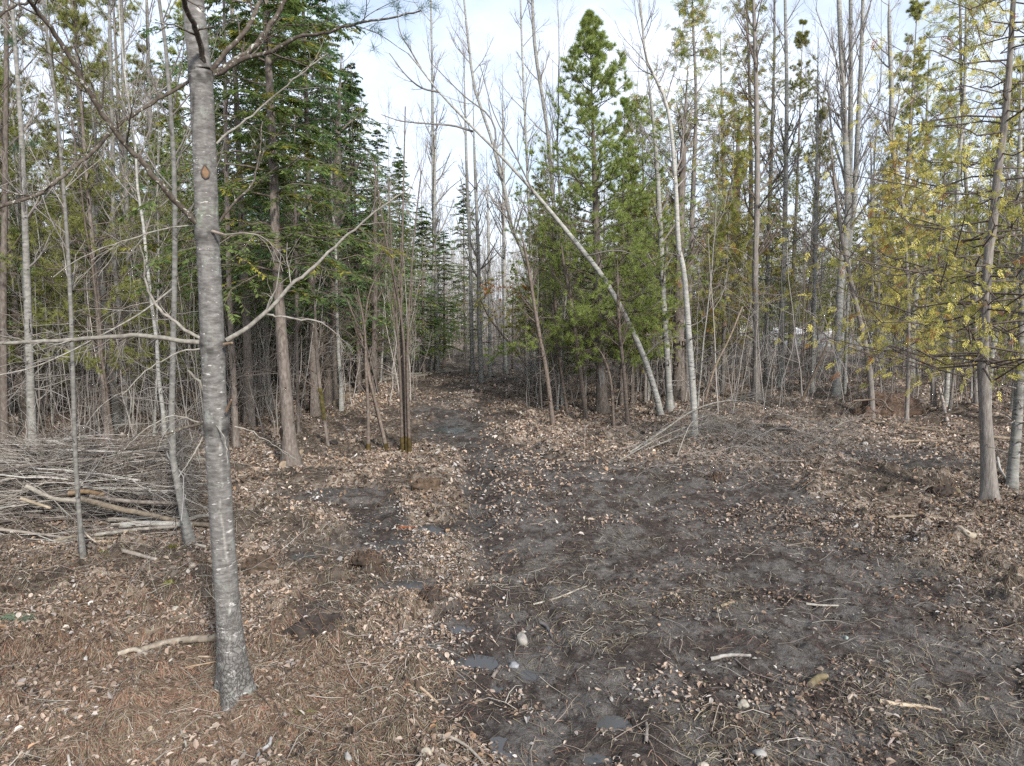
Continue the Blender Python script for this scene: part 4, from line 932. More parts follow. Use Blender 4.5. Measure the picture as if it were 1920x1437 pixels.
# patched trunk with pine crown
r_, l_, rr_, Y_ = traced('pine_tree', 'green pine with a pale peeled patch low on its brown trunk', 'pine tree', [(1130, 775), (1127, 700), (1122, 560), (1117, 400), (1112, 250), (1108, 130), (1105, 60)], [21, 18, 16, 13, 9, 5, 2], M_brown, sides=12, k=24)
Ht = l_[-1, 2]; l, f = pine_crown(Ht+.4, 1.7, 3.4, 165, 381, (.27, .33, .10), 1.15, trunkline=l_, dead=26); link('crown', l.mesh('crown', M_brtwig), r_); link('foliage', f.mesh('foliage', M_needle), r_)
a_ = Acc(); z0, z1 = at(0, 728, Y_)[2]-r_.location[2], at(0, 692, Y_)[2]-r_.location[2]; zz = np.linspace(z0, z1, 4)
q = np.stack([np.interp(zz, l_[:, 2], l_[:, i]) for i in (0, 1)]+[zz], 1); q[:, 1] -= .012; [tubes(a_, q+np.array([dx_, -np.interp(q[0, 2], l_[:, 2], rr_)*.8, 0])*1.0+rng.normal(0, .006, q.shape), np.array([.006, .014, .012, .004]), 6, np.array([[.26, .29, .31]])*rng.uniform(.6, 1.1)) for dx_ in (-.06, -.03, 0, .03, .055)]; link('peeled_patch', a_.mesh('peeled_patch', M_wood), r_)

RIGHT = [
 ('slim pale trunk left of the leaning poles on the right', [(1347, 697), (1350, 600), (1356, 480), (1357, 330), (1353, 167), (1350, 40)], [10, 9, 8, 7, 6, 4], M_aspen),
 ('dark stout trunk standing before the grey clearing', [(1376, 662), (1377, 560), (1380, 400), (1386, 200)], [22, 17, 14, 9], M_brown),
 ('brown grey trunk with flared foot, first right of the birch', [(1418, 750), (1418, 640), (1416, 520), (1420, 360), (1418, 167), (1413, 0)], [15, 12, 11, 10, 8, 6], M_cedar),
 ('grey trunk standing close to the flared brown one', [(1437, 722), (1438, 600), (1440, 480), (1446, 300), (1452, 100), (1452, 0)], [9, 8, 8, 7, 5, 4], M_aspen),
 ('clean grey trunk right of the close pair', [(1463, 728), (1466, 600), (1470, 480), (1474, 300), (1475, 150), (1472, 0)], [13, 11, 9, 8, 7, 5], M_aspen),
 ('thin grey trunk behind a slanting dark pole', [(1522, 735), (1526, 600), (1530, 400), (1533, 200), (1534, 50)], [8, 7, 6, 5, 4], M_aspen),
 ('trunk beside the thin one with a dark side', [(1515, 700), (1519, 560), (1527, 400), (1540, 230), (1560, 60)], [9, 8, 7, 6, 3], M_aspen),
 ('leaning trunk that rises left from the root hole', [(1640, 745), (1630, 690), (1612, 600), (1596, 530), (1578, 440), (1560, 300), (1545, 180)], [12, 11, 9, 8, 7, 5, 3], M_cedar),
 ('grey brown trunk behind the root hole', [(1657, 735), (1650, 640), (1642, 520), (1636, 400), (1632, 250)], [11, 10, 9, 7, 4], M_aspen),
 ('tall grey trunk forking high above the root plate', [(1707, 725), (1712, 600), (1718, 500), (1690, 380), (1672, 260), (1672, 173), (1668, 80), (1667, 0)], [13, 12, 10, 10, 9, 9, 7, 6], M_aspen),
 ('slim trunk behind the leaning white splinter', [(1773, 765), (1780, 650), (1788, 513), (1795, 350), (1808, 180), (1812, 0)], [9, 8, 7, 6, 5, 4], M_aspen),
 ('short broken stump stem left of the slim trunk', [(1752, 762), (1750, 730), (1747, 700)], [11, 10, 7], M_cedar),
 ('pale slim trunk rising through golden cedar sprays', [(1716, 700), (1724, 500), (1735, 300), (1740, 150), (1745, 50)], [8, 7, 6, 5, 4], M_aspen),
 ('grey trunk at the right edge behind the pale one', [(1902, 772), (1906, 650), (1908, 500), (1912, 300), (1915, 100)], [12, 11, 10, 8, 6], M_aspen),
 ('pale leaning pole crossing behind the big cedar trunk', [(1853, 790), (1858, 680), (1875, 600), (1890, 513), (1905, 400), (1925, 300)], [9, 9, 8, 7, 6, 4], M_birch),
 ('pale green grey trunk in front at the right edge', [(1898, 918), (1900, 870), (1908, 780), (1914, 647), (1920, 500), (1930, 300)], [20, 17, 15, 13, 12, 8], M_aspen),
 ('thin pale trunk standing right of the broken stump', [(1822, 745), (1828, 620), (1832, 500), (1838, 320)], [6, 6, 5, 3], M_aspen),
]
for i, (lab, pts, wd, mt) in enumerate(RIGHT):
    stub = 'stump' in lab
    r_, l_, rr_, Y_ = traced('tree_stump' if stub and pts[-1][1] > 600 else 'bare_tree', lab, 'stump' if stub and pts[-1][1] > 600 else 'bare tree', pts, wd, mt)
    if not (stub and pts[-1][1] > 600): add_bare(r_, l_, rr_, 400+i, 24, 0.15, t0=.35, n2=7, n3=4, low=12, mat=M_greytwig if mt is not M_cedar else M_brtwig)
# three-stemmed tree
b = gp(1568, 745); root = thing('bare_tree', 'tall many stemmed grey tree splitting into several upright trunks', 'bare tree', b); cr = Acc()
for j, (pts, w) in enumerate((([(1568, 745), (1572, 620), (1578, 500), (1590, 400), (1582, 200), (1573, 0), (1570, -150)], 15), ([(1575, 560), (1588, 450), (1592, 380), (1595, 200), (1595, 0), (1597, -150)], 12), ([(1580, 520), (1600, 400), (1608, 250), (1615, 100), (1618, 0), (1622, -150)], 11), ([(1586, 700), (1588, 600), (1592, 500), (1586, 350), (1560, 250), (1552, 150)], 7))):
    P = np.array([at(x, y, b[1]+.1*j) for x, y in pts])-b
    if j in (0, 3): P[0, 2] = -0.15
    ln = smoothline(P, 20); r = np.linspace(w, w*.45, 20)*pxm(b[1])/2
    a = trunk_acc(ln, r, 9, 1.3) if j == 0 else Acc()
    if j: tubes(a, ln, r, 8)
    link('trunk', a.mesh('trunk', M_aspen), root)
    B, R = spawn(ln[None], r[None], 16, .25, 1, .6, .16, .35, k=6, up=.7, wob=.25); tubes(cr, B, R, 4); C, R2 = spawn(B, R, 6, .2, 1, .6, .4, .6, k=4, up=.5, wob=.25); tubes(cr, C, np.maximum(R2, .003), 3)
    D_, R3 = spawn(C, R2, 3, .2, 1, .6, .5, .6, k=3, up=.3, wob=.25); tubes(cr, D_, np.maximum(R3, .0022), 3)
link('crown', cr.mesh('crown', M_greytwig), root)

# big cedar on the right
r_, l_, rr_, Y_ = traced('cedar_tree', 'thick brown cedar with golden sprays at the right side of the mud', 'cedar tree', [(1857, 940), (1853, 880), (1847, 763), (1843, 700), (1846, 600), (1853, 480), (1860, 440), (1870, 333), (1887, 200), (1895, 90), (1900, 0)], [28, 24, 20, 18.5, 17, 15.5, 14, 13, 11, 9, 8], M_cedar, sides=16, k=36, flare=1.55)
l, f = cedar_crown(9.5, 2.1, 2.5, 140, 421, (0.29, 0.29, 0.07), (0.56, 0.50, 0.13), 0.95, trunkline=l_, gold=0.6, leaf=0.065, dead=12, low=1.5); link('crown', l.mesh('crown', M_brtwig), r_); link('foliage', f.mesh('foliage', M_cedarleaf), r_)
# golden cedar left of it, a slim one in the middle distance, orange-green cedars behind the birch
def cedar_at(label, pts, wd, z0, Lm, nb, seed, c1, c2, gold, leaf=.06, dens=.8):
    r_, l_, rr_, Y_ = traced('cedar_tree', label, 'cedar tree', pts, wd, M_cedar, k=24)
    H = l_[-1, 2]; l, f = cedar_crown(H+.3, z0, Lm, nb, seed, c1, c2, dens, trunkline=l_, gold=gold, leaf=leaf); link('crown', l.mesh('crown', M_brtwig), r_); link('foliage', f.mesh('foliage', M_cedarleaf), r_)
cedar_at('slim golden cedar between the root hole and the thick cedar', [(1700, 790), (1704, 650), (1700, 480), (1690, 360), (1685, 290)], [8, 7, 6, 4, 2], 1.3, 1.5, 60, 431, (.29, .29, .07), (.54, .48, .13), .6, .07, 1.0)
cedar_at('golden cedar sapling in front of the tall forked trunk', [(1640, 730), (1645, 600), (1648, 480), (1652, 420)], [6, 5, 4, 2], 1.6, 1.3, 40, 432, (.29, .29, .07), (.54, .48, .13), .55, .07, 1.0)
cedar_at('tall cedar with rusty green sprays behind the white birch', [(1290, 745), (1290, 600), (1298, 400), (1305, 200), (1300, 60), (1298, 0)], [14, 12, 10, 8, 5, 4], 2.8, 2.1, 135, 433, (.21, .23, .055), (.36, .29, .08), .35, .085, 1.0)
cedar_at('cedar with brownish sprays right of the white birch', [(1400, 720), (1404, 560), (1408, 350), (1405, 150), (1400, 0)], [11, 10, 8, 6, 4], 3.0, 2.0, 125, 434, (.21, .23, .055), (.36, .29, .08), .4, .085, 1.0)
cedar_at('thin open cedar high above the right side clearing', [(1830, 760), (1822, 500), (1805, 250), (1800, 0)], [8, 7, 5, 4], 5.5, 1.8, 70, 435, (.25, .27, .065), (.46, .42, .11), .4, .07, .8)
cedar_at('low dark cedar beside the knotted stem', [(1215, 735), (1212, 600), (1208, 420), (1204, 250), (1202, 200)], [10, 9, 7, 4, 2], 2.2, 2.0, 110, 436, (.20, .22, .055), (.35, .29, .08), .3, .085, 1.0)

# hand-placed conifers of the middle distance
place('hemlock', 590, 19, 1.0, 'tall dense dark green hemlock right of the mauve conifer', None, 1, zs=0.95)
place('hemlock', 668, 24, 0.92, 'pointed dark hemlock beside the sky gap', None, 0, zs=0.9)
place('hemlock', 545, 24, 1.05, 'dense hemlock rising behind the mauve conifer', None, 1)
place('hemlock', 708, 27, 0.75, 'lower hemlock just left of the stem clump', None, 2, zs=.9)
place('hemlock', 470, 17, 0.95, 'hemlock with drooping boughs close behind the near pine', None, 1)
place('hemlock', 833, 33, 0.85, 'small dark hemlock at the left side of the track end', None, 2, zs=.68)
place('hemlock', 795, 29, 0.82, 'conical dark hemlock behind the aspen pair', None, 2, zs=.78)
place('hemlock', 760, 38, 0.70, 'distant low hemlock left of the aspen pair', None, 2)
place('pine', 150, 19, 0.9, 'broad yellow green pine behind the left trunks', None, 0)
place('pine', 255, 24, 1.0, 'yellow green pine rising behind the crooked stem', None, 2)
place('pine', 60, 25, 1.0, 'soft green pine at the left edge of the wood', None, 1)
place('hemlock', 345, 27, 0.9, 'green hemlock seen just left of the near pine trunk', None, 0)
place('hemlock', 180, 30, .8, 'dark hemlock deep in the left wood', None, 2)
place('pine', 1035, 25, 0.55, 'small bright pine at the left flank of the patched pine', None, 1)
place('pine', 1175, 24, 0.70, 'pale green pine right of the patched pine', None, 1)
place('pine', 960, 30, 0.42, 'low pine with bright boughs right of the track end', None, 1)
place('pine', 1480, 36, 1.05, 'bluish green pine towering behind the close pair of trunks', None, 2)
place('pine', 1560, 42, 0.7, 'rounded green pine behind the many stemmed tree', None, 1)
place('pine', 1625, 44, 0.65, 'rounded green pine right of the many stemmed tree', None, 0)
place('hemlock', 1440, 34, .75, 'dark hemlock behind the flared brown trunk', None, 2)
place('hemlock', 1700, 46, .8, 'dark conical hemlock above the grey clearing', None, 0)
place('hemlock', 1745, 40, .72, 'green conical hemlock at the right of the clearing', None, 2)
place('pine', 1850, 26, .85, 'green pine behind the thick cedar', None, 0)
place('pine', 1930, 22, .9, 'green pine at the right edge of the wood', None, 2)

for px, Y, sc, vi, kd in ((205, 15, .72, 0, 'pine'), (48, 16.5, .75, 2, 'pine'), (322, 18, .66, 1, 'pine'), (70, 22, .66, 0, 'pine'), (230, 26, .75, 2, 'pine'), (170, 29, .72, 1, 'pine'), (290, 24, .6, 0, 'pine'), (345, 30, .7, 1, 'pine'), (120, 34, .8, 2, 'pine'), (262, 33, .7, 1, 'hemlock'), (25, 29, .7, 0, 'hemlock'), (105, 19, .5, 1, 'pine'), (200, 38, .8, 2, 'hemlock'), (1080, 29, .48, 0, 'pine'), (1150, 33, .5, 2, 'pine'), (1230, 28, .55, 1, 'pine'), (1010, 34, .5, 0, 'pine'), (1330, 38, .6, 0, 'pine'), (1420, 46, .6, 1, 'pine'), (1520, 47, .6, 2, 'pine'), (1590, 39, .55, 0, 'pine'), (1260, 27, .62, 0, 'cedar'), (1360, 29, .72, 1, 'cedar'),
        (1210, 21, .55, 0, 'cedar'), (1090, 21.5, .42, 1, 'pine'), (1185, 20.5, .45, 2, 'pine'), (1040, 22, .40, 0, 'pine'), (1245, 24, .6, 1, 'cedar'), (1780, 19, .5, 0, 'cedar'), (1690, 24, .55, 1, 'cedar'), (1900, 17, .55, 1, 'cedar'), (200, 21, .75, 1, 'pine'), (310, 22, .8, 0, 'pine'), (360, 33, .8, 2, 'pine'), (130, 26, .7, 2, 'hemlock'), (430, 29, .8, 0, 'hemlock'), (500, 31, .8, 1, 'hemlock'), (640, 33, .75, 2, 'hemlock'), (560, 36, .8, 0, 'hemlock')):
    place(kd, px, Y, sc, None, 'auto', vi)
# ------------------------------------------------------------------ filler wood
taken = []
def pick(px0, px1, y0, y1, n, kinds, probs, smin=.75, smax=1.1, hmax=None):
    g = np.random.default_rng(int(abs(px0)*7+y0*3+n)); c = 0; tries = 0
    while c < n and tries < n*30:
        tries += 1
        px = g.uniform(px0, px1); Y = y0*(y1/y0)**g.random()
        X = (px-960)/F*Y
        if any((X-a)**2+(Y-b_)**2 < (0.45+Y*0.012)**2 for a, b_ in taken): continue
        _, py = world2px(X, Y, 0.0)
        if 770 < px < 985 and Y < 33: continue
        if 985 <= px and Y < 19: continue
        if 1375 < px < 1700 and Y > 33 and g.random() < .8: continue
        taken.append((X, Y)); kd = kinds[g.choice(len(kinds), p=probs)]
        place(kd, px, Y, g.uniform(smin, smax)); c += 1
pick(-160, 420, 14, 60, 68, ['aspen', 'thin', 'hemlock', 'pine'], [.44, .24, .12, .20], .6, 1.0)
pick(420, 780, 19, 60, 50, ['aspen', 'thin', 'hemlock'], [.17, .33, .50], .6, .95)
pick(780, 985, 34, 75, 30, ['aspen', 'thin', 'hemlock'], [.62, .34, .04], .6, .9)
pick(985, 1330, 19, 60, 50, ['aspen', 'thin', 'pine', 'cedar'], [.38, .28, .18, .16], .5, .85)
pick(1330, 2080, 22, 62, 72, ['aspen', 'thin', 'pine', 'cedar'], [.50, .16, .17, .17], .6, 1.0)
# a few at the sides outside the frame, for light and for a step aside
for px, Y, kd in ((-420, 12, 'pine'), (-600, 16, 'aspen'), (2300, 14, 'aspen'), (2450, 19, 'pine'), (-300, 22, 'hemlock'), (2200, 24, 'cedar')): place(kd, px, Y, 1.0)

# far wood: reads as one mass
def far_wood():
    g = np.random.default_rng(77); a = Acc(); n = 1500
    Y = g.uniform(58, 135, n); X = g.uniform(-1, 1, n)*(Y*0.95); H = g.uniform(7, 13.5, n)
    H = H*np.where((X/Y > -0.17) & (X/Y < 0.03), 0.85, 1.0)
    z = height(X, Y); k = 5; s = np.linspace(0, 1, k)
    ln = g.normal(0, .04, (n, 2))
    P = np.stack([X[:, None]+ln[:, :1]*H[:, None]*s, Y[:, None]+ln[:, 1:]*H[:, None]*s, z[:, None]+H[:, None]*s], -1)
    R = g.uniform(.05, .10, (n, 1))*np.linspace(1, .15, k)[None]
    tone = g.uniform(.22, .48, (n, 1))*np.array([[1, .96, .92]])
    tubes(a, P, R, 4, tone)
    B, Rb = spawn(P, R, 14, .25, 1, .65, .17, .4, k=4, up=.5, wob=.25, g=g); tubes(a, B, np.maximum(Rb, .012), 3, np.repeat(tone, 14, 0)*.85)
    C, Rc = spawn(B, Rb, 2, .2, 1, .65, .6, .5, k=3, up=.4, wob=.25, g=g); tubes(a, C, np.maximum(Rc, .010), 3, np.repeat(tone, 28, 0)*.85)
    o = link('far_woods', a.mesh('far_woods', M_tangle)); o['kind'] = 'stuff'; o['label'] = 'distant bare grey wood behind everything'; o['category'] = 'woods'
    f = Acc(); m = 620; Y = g.uniform(60, 140, m); X = g.uniform(-1, 1, m)*Y*.95
    keep = ~((X/Y > -0.10) & (X/Y < 0.02)); Y = Y[keep]; X = X[keep]; m = len(X); H = g.uniform(6, 12, m); z = height(X, Y)
    q = 170; t = g.random((m, q))**1.3; rad = (1-t)*g.uniform(1.6, 2.6, (m, 1))*np.sqrt(g.random((m, q))); az = g.uniform(0, 2*PI, (m, q))
    B = np.stack([X[:, None]+rad*np.cos(az), Y[:, None]+rad*np.sin(az), z[:, None]+(0.08+.92*t)*H[:, None]], -1).reshape(-1, 3)
    D = norm(np.stack([np.cos(az), np.sin(az), g.normal(-.2, .4, (m, q))], -1).reshape(-1, 3)); S = norm(np.cross(D, g.normal(0, .5, D.shape)+np.array([0, 0, 1])))
    col = np.repeat(np.where(g.random((m, 1)) < .5, np.array([[.045, .07, .025]]), np.array([[.10, .11, .04]])), q, 0)*g.uniform(.6, 1.3, (m*q, 1))
    blades(f, B, D, S, g.uniform(.35, .8, m*q), g.uniform(.12, .28, m*q), col)
    o = link('far_foliage', f.mesh('far_foliage', M_needle)); o['kind'] = 'stuff'; o['label'] = 'distant green conifer tops in the wood behind'; o['category'] = 'woods'
far_wood()

def undergrowth():
    g = np.random.default_rng(88); a = Acc()
    n = 2600; px = g.uniform(-150, 2070, n); Y = 15*(62/15)**g.random(n)
    ok = ~((px > 775) & (px < 985) & (Y < 33)) & ~((px > 560) & (px < 1330) & (Y < 20)) & ~((px > 1330) & (Y < 19.5)); px = px[ok]; Y = Y[ok]; n = len(px)
    ok = ~((px > 1370) & (px < 1720) & (Y > 27) & (g.random(n) < .8)); px = px[ok]; Y = Y[ok]; n = len(px); X = (px-960)/F*Y; z = height(X, Y); H = g.uniform(1.0, 5.5, n); k = 6; s = np.linspace(0, 1, k); ln = g.normal(0, .12, (n, 2))
    P = np.stack([X[:, None]+ln[:, :1]*H[:, None]*s, Y[:, None]+ln[:, 1:]*H[:, None]*s, z[:, None]-.05+H[:, None]*s], -1); P[:, 1:-1] += g.normal(0, .03, (n, k-2, 3))
    R = g.uniform(.008, .022, (n, 1))*np.linspace(1, .3, k)[None]; tone = g.uniform(.14, .36, (n, 1))*np.array([[1, .92, .85]])
    tubes(a, P, R, 4, tone)
    B, Rb = spawn(P, R, 7, .15, 1, .9, .28, .5, k=4, up=.2, wob=.35, g=g); tubes(a, B, np.maximum(Rb, .004), 3, np.repeat(tone, 7, 0))
    C, Rc = spawn(B, Rb, 2, .2, 1, .8, .5, .6, k=3, up=.1, wob=.35, g=g); tubes(a, C, np.maximum(Rc, .0035), 3, np.repeat(tone, 14, 0))
    o = link('undergrowth', a.mesh('undergrowth', M_tangle)); o['kind'] = 'stuff'; o['label'] = 'tangle of thin brown saplings and dead twigs under the trees'; o['category'] = 'undergrowth'
undergrowth()

# ------------------------------------------------------------------ brush pile, logs, brush heaps
def log(label, pts, wpx, col=(1, 1, 1), mat=M_log, lift=0.0, Yf=None, name='log', cat='log', taper=.75, sides=10, ends=True, group=None, lifts=None):
    P = []
    for i, (x, y) in enumerate(pts):
        p = at(x, y, Yf[i] if isinstance(Yf, (list, tuple)) else Yf) if Yf else gp(x, y)
        if not Yf: p[2] += lift+(lifts[i] if lifts else 0)
        P.append(p)
    P = np.array(P)
    if not Yf and not lifts: P[:, 2] = np.minimum(np.maximum(P[:, 2], np.linspace(P[0, 2], P[-1, 2], len(P))), np.linspace(P[0, 2], P[-1, 2], len(P))+.03)
    b = P[0].copy(); ln = smoothline(P-b, max(6, 4*len(pts))); r = np.linspace(1, taper, len(ln))*wpx*pxm(P[:, 1].mean())/2
    if not Yf: ln[:, 2] += r*0.6
    ln += rng.normal(0, 1, ln.shape)*r[:, None]*.07
    a = Acc(); tubes(a, ln, r, sides, np.array([col]))
    if ends and sides >= 8:
        root = thing(name, label, cat, b, group); link('bark', a.mesh('bark', mat), root)
        for j, jj in ((0, 1), (-1, -2)):
            e = Acc(); d = norm(ln[j]-ln[jj]); tubes(e, np.array([ln[j]-d*r[j]*.25, ln[j]+d*.006]), np.array([r[j]*.93]*2), sides, np.array([[.36, .29, .21]]), cap=True)
            link('cut_end', e.mesh('cut_end', M_wood, False), root)
        return root
    o = link(name, a.mesh(name, mat), None, b); tag(o, label, cat, group); return o

def brush_pile():
    # pile stands left of the near pine, about 8.3 to 10.5 m away; it is heaped
    L_ = [
     ('thick pale birch log at the right front of the brush pile', [(228, 985), (290, 982), (362, 985)], 12, 8.9, (1.0, .98, .95), M_birch),
     ('long curved tan log sweeping over the middle of the brush pile', [(150, 935), (215, 952), (290, 968), (345, 980), (390, 985)], 11, 9.0, (1.15, 1.05, .9), M_log),
     ('grey log lying under the dark hollow of the brush pile', [(170, 930), (240, 940), (330, 944)], 9, 9.3, (1, .95, .95), M_log),
     ('slim pale log lying below the thick birch log', [(180, 1003), (260, 993), (330, 988)], 8, 8.8, (1.3, 1.3, 1.25), M_log),
     ('grey brown log under the slim pale log', [(225, 1004), (300, 1000), (378, 993)], 11, 9.0, (.85, .8, .75), M_log),
     ('thin yellowish pole low in the front of the pile', [(180, 1016), (230, 1017), (285, 1012)], 7, 8.7, (1.3, 1.15, .9), M_log),
     ('thin straight pole above the yellowish one', [(178, 1010), (235, 1009), (300, 1004)], 6, 8.8, (1.1, 1.0, .85), M_log),
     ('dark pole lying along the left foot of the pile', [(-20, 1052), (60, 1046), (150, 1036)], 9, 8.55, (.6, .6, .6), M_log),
     ('grey peeled pole at the left front of the pile', [(-20, 1032), (60, 1025), (140, 1012)], 9, 8.7, (.9, .9, .85), M_log),
     ('tan pole above the grey peeled pole', [(-20, 1022), (40, 1020), (90, 1016), (140, 1005)], 7, 8.8, (1.15, 1.05, .9), M_log),
     ('grey pole crossing the pile from upper left', [(50, 912), (100, 935), (150, 940), (215, 952)], 9, 9.2, (1.05, 1.05, 1.0), M_log),
     ('short tan stub half hidden in the left of the pile', [(40, 935), (70, 945), (95, 953)], 7, 9.0, (1.2, 1.1, .9), M_log),
     ('short tan block resting at the top middle of the pile', [(130, 925), (160, 922), (195, 928)], 10, 9.3, (1.0, .75, .5), M_log),
     ('broken dark end of a log by the crooked stem', [(350, 976), (375, 968), (395, 968)], 9, 9.2, (.8, .8, .8), M_log),
     ('thick birch log half buried behind the thick pale one', [(205, 975), (260, 972), (310, 975)], 9, 9.2, (.9, .9, .88), M_log),
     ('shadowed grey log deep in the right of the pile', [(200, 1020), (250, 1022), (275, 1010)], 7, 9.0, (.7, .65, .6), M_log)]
    for lab, pts, w_, Y, c, m in L_: log(lab, pts, w_, c, m, Yf=Y)
    log('pale sawn pole sticking out toward the pine foot', [(205, 1032), (245, 1042), (295, 1055)], 9, (1.2, 1.15, 1.1), M_log, lift=.02)
    log('broken branch poking down from the pile front', [(155, 995), (168, 1008), (180, 1017)], 4, (1.5, 1.4, 1.3), M_deadtwig, Yf=8.5, ends=False, sides=6, name='fallen_branch', cat='branch')
    # brush proper
    g = np.random.default_rng(9); n = 900
    Ys = np.where(g.random(n) < .05, g.uniform(8.7, 9.3, n), g.uniform(9.4, 10.7, n)); top = 1.12*np.exp(-((Ys-10.0)/.75)**2)
    x0 = g.uniform(-8.6, -4.6, n); z0_ = g.random(n)**.7*top
    
    az = g.normal(0.0, 1, n)*np.where(g.random(n) < .8, .13, .5)+np.where(g.random(n) < .5, PI, 0); Ls = g.uniform(.9, 3.0, n); k = 8
    cx, cy, cz = x0.copy(), Ys.copy(), z0_.copy(); D = np.stack([np.cos(az), np.sin(az)*.8, g.normal(.03, .10, n)], 1); pts = []
    for j in range(k):
        zc = height(cx, cy)+0.03; pts.append(np.stack([cx, cy, np.maximum(cz+height(cx, cy)*.5, zc)], 1))
        D = norm(D+g.normal(0, .07, D.shape)+np.array([0, 0, -.03])); cx = cx+D[:, 0]*Ls/(k-1); cy = cy+D[:, 1]*Ls/(k-1); cz = cz+D[:, 2]*Ls/(k-1)
        lim = (cx > -.49*cy); cx = np.where(lim, -.49*cy-g.random(n)*.1, cx)
    P = np.stack(pts, 1); R = (g.lognormal(-4.85, .45, n))[:, None]*np.linspace(1, .35, k)[None]
    tone = np.array([[.12, .10, .085], [.20, .175, .15], [.28, .26, .23], [.36, .34, .31], [.07, .055, .05]])[g.integers(0, 5, n)]*g.uniform(.8, 1.2, (n, 1))
    a = Acc(); tubes(a, P, R, 4, tone)
    B, Rb = spawn(P, R, 5, .2, 1, .5, .35, .5, k=5, up=.25, wob=.3, g=g); tubes(a, B, np.maximum(Rb, .0018), 3, np.repeat(tone, 5, 0))
    C, Rc = spawn(B, Rb, 2, .2, 1, .6, .5, .6, k=4, up=.1, wob=.3, g=g); tubes(a, C, np.maximum(Rc, .0014), 3, np.repeat(tone, 10, 0))
    o = link('brush_debris', a.mesh('brush_debris', M_tangle)); o['kind'] = 'stuff'; o['label'] = 'heaped cut branches and twigs of the brush pile'; o['category'] = 'brush'
brush_pile()

def brush_heap():
    # arched dead branches right of the middle
    curves = [([(1180, 850), (1240, 810), (1300, 770), (1360, 752), (1420, 758), (1480, 780), (1560, 800)], 5, 'long arched dead branch over the brush heap by the white birch'),
              ([(1160, 858), (1230, 825), (1290, 800), (1330, 795)], 4, 'straight grey branch slanting into the arched brush heap'),
              ([(1400, 755), (1440, 770), (1470, 800), (1500, 830)], 3, 'pale branch bending down the right side of the brush heap'),
              ([(1210, 845), (1280, 815), (1330, 790), (1380, 780)], 3.5, 'grey branch lying below the arched one'),
              ([(1270, 850), (1285, 815), (1300, 790), (1340, 775)], 3, 'short branch standing in the brush heap')]
    for pts, w_, lab in curves:
        b = gp(*pts[0]); n = len(pts); Yt = [b[1]+.0*i for i in range(n)]
        P = np.array([b]+[at(x, y, b[1]+.25*i) for i, (x, y) in enumerate(pts) if i > 0]); P = np.array([q if q[2] > height(q[0], q[1]) else np.array([q[0], q[1], float(height(q[0], q[1]))+.03]) for q in P])
        ln = smoothline(P-b, 18); r = np.linspace(w_, 1.4, 18)*pxm(b[1])/2; a = Acc(); tubes(a, ln, r, 5)
        B, R = spawn(ln[None], r[None], 16, .2, 1, .6, .28, .5, k=7, up=-.5, wob=.35); tubes(a, B, R, 3); C, R2 = spawn(B, R, 5, .15, 1, .6, .5, .6, k=5, up=-.4, wob=.35); tubes(a, C, np.maximum(R2, .0018), 3)
        tag(link('fallen_branch', a.mesh('fallen_branch', M_deadtwig), None, b), lab, 'branch')
    g = np.random.default_rng(19); n = 190; px = g.normal(1395, 110, n); py = g.normal(832, 22, n); B0 = np.array([gp(x, y) for x, y in zip(px, py)])
    az = g.uniform(0, 2*PI, n); D = norm(np.stack([np.cos(az), np.sin(az), g.uniform(.2, 1.1, n)], 1)); k = 6; pts = [B0]; Ls = g.uniform(.4, 2.2, n)[:, None]
    for j in range(k-1): D = norm(D+g.normal(0, .15, D.shape)+np.array([0, 0, -.25])); q = pts[-1]+D*Ls/(k-1); q[:, 2] = np.maximum(q[:, 2], height(q[:, 0], q[:, 1])+.01); pts.append(q)
    P = np.stack(pts, 1); R = g.uniform(.0025, .006, (n, 1))*np.linspace(1, .4, k)[None]; a = Acc(); tone = g.uniform(.18, .42, (n, 1))*np.array([[1, .92, .84]]); tubes(a, P, R, 3, tone)
    B, Rb = spawn(P, R, 6, .2, 1, .6, .5, .6, k=4, up=-.1, wob=.35, g=g); tubes(a, B, np.maximum(Rb, .0015), 3, np.repeat(tone, 6, 0))
    o = link('brush_debris', a.mesh('brush_debris', M_tangle)); o['kind'] = 'stuff'; o['label'] = 'fine grey twigs heaped around the white birch foot'; o['category'] = 'brush'
brush_heap()

# fallen logs and sticks on the ground
log('thick pale dead log lying left of the near pine foot', [(268, 1222), (320, 1212), (365, 1204), (405, 1200)], 13, (1.0, .94, .84), taper=1.1)
log('weathered split log behind the thick pale one', [(242, 1190), (290, 1175), (330, 1163), (362, 1158)], 14, (.9, .82, .68))
log('grey flat splinter of wood at the left end of the dead log', [(220, 1232), (250, 1228), (276, 1232)], 11, (.46, .40, .32), M_wood, name='wood_splinter', cat='wood', ends=False, sides=6)
log('long pale split stick just below the dead log', [(345, 1240), (375, 1235), (410, 1230)], 5, (.42, .33, .25), M_wood, name='fallen_branch', cat='branch', ends=False, sides=6)
log('orange tan stick pointing at the near pine foot', [(310, 1268), (350, 1255), (410, 1240)], 4, (.38, .28, .19), M_wood, name='fallen_branch', cat='branch', ends=False, sides=6)
log('bleached stick at the left edge, lower corner', [(0, 1350), (40, 1338), (90, 1325), (125, 1308)], 6, (.5, .45, .4), M_wood, name='fallen_branch', cat='branch', ends=False, sides=7)
log('short bleached stick standing at the bottom left edge', [(126, 1400), (130, 1420), (136, 1437)], 6, (.55, .5, .45), M_wood, name='fallen_branch', cat='branch', ends=False, sides=7)
log('forked grey branch at the bottom, right of the pine foot', [(475, 1440), (492, 1412), (506, 1400), (508, 1385)], 9, (.42, .42, .42), M_wood, name='fallen_branch', cat='branch', ends=False, sides=8)
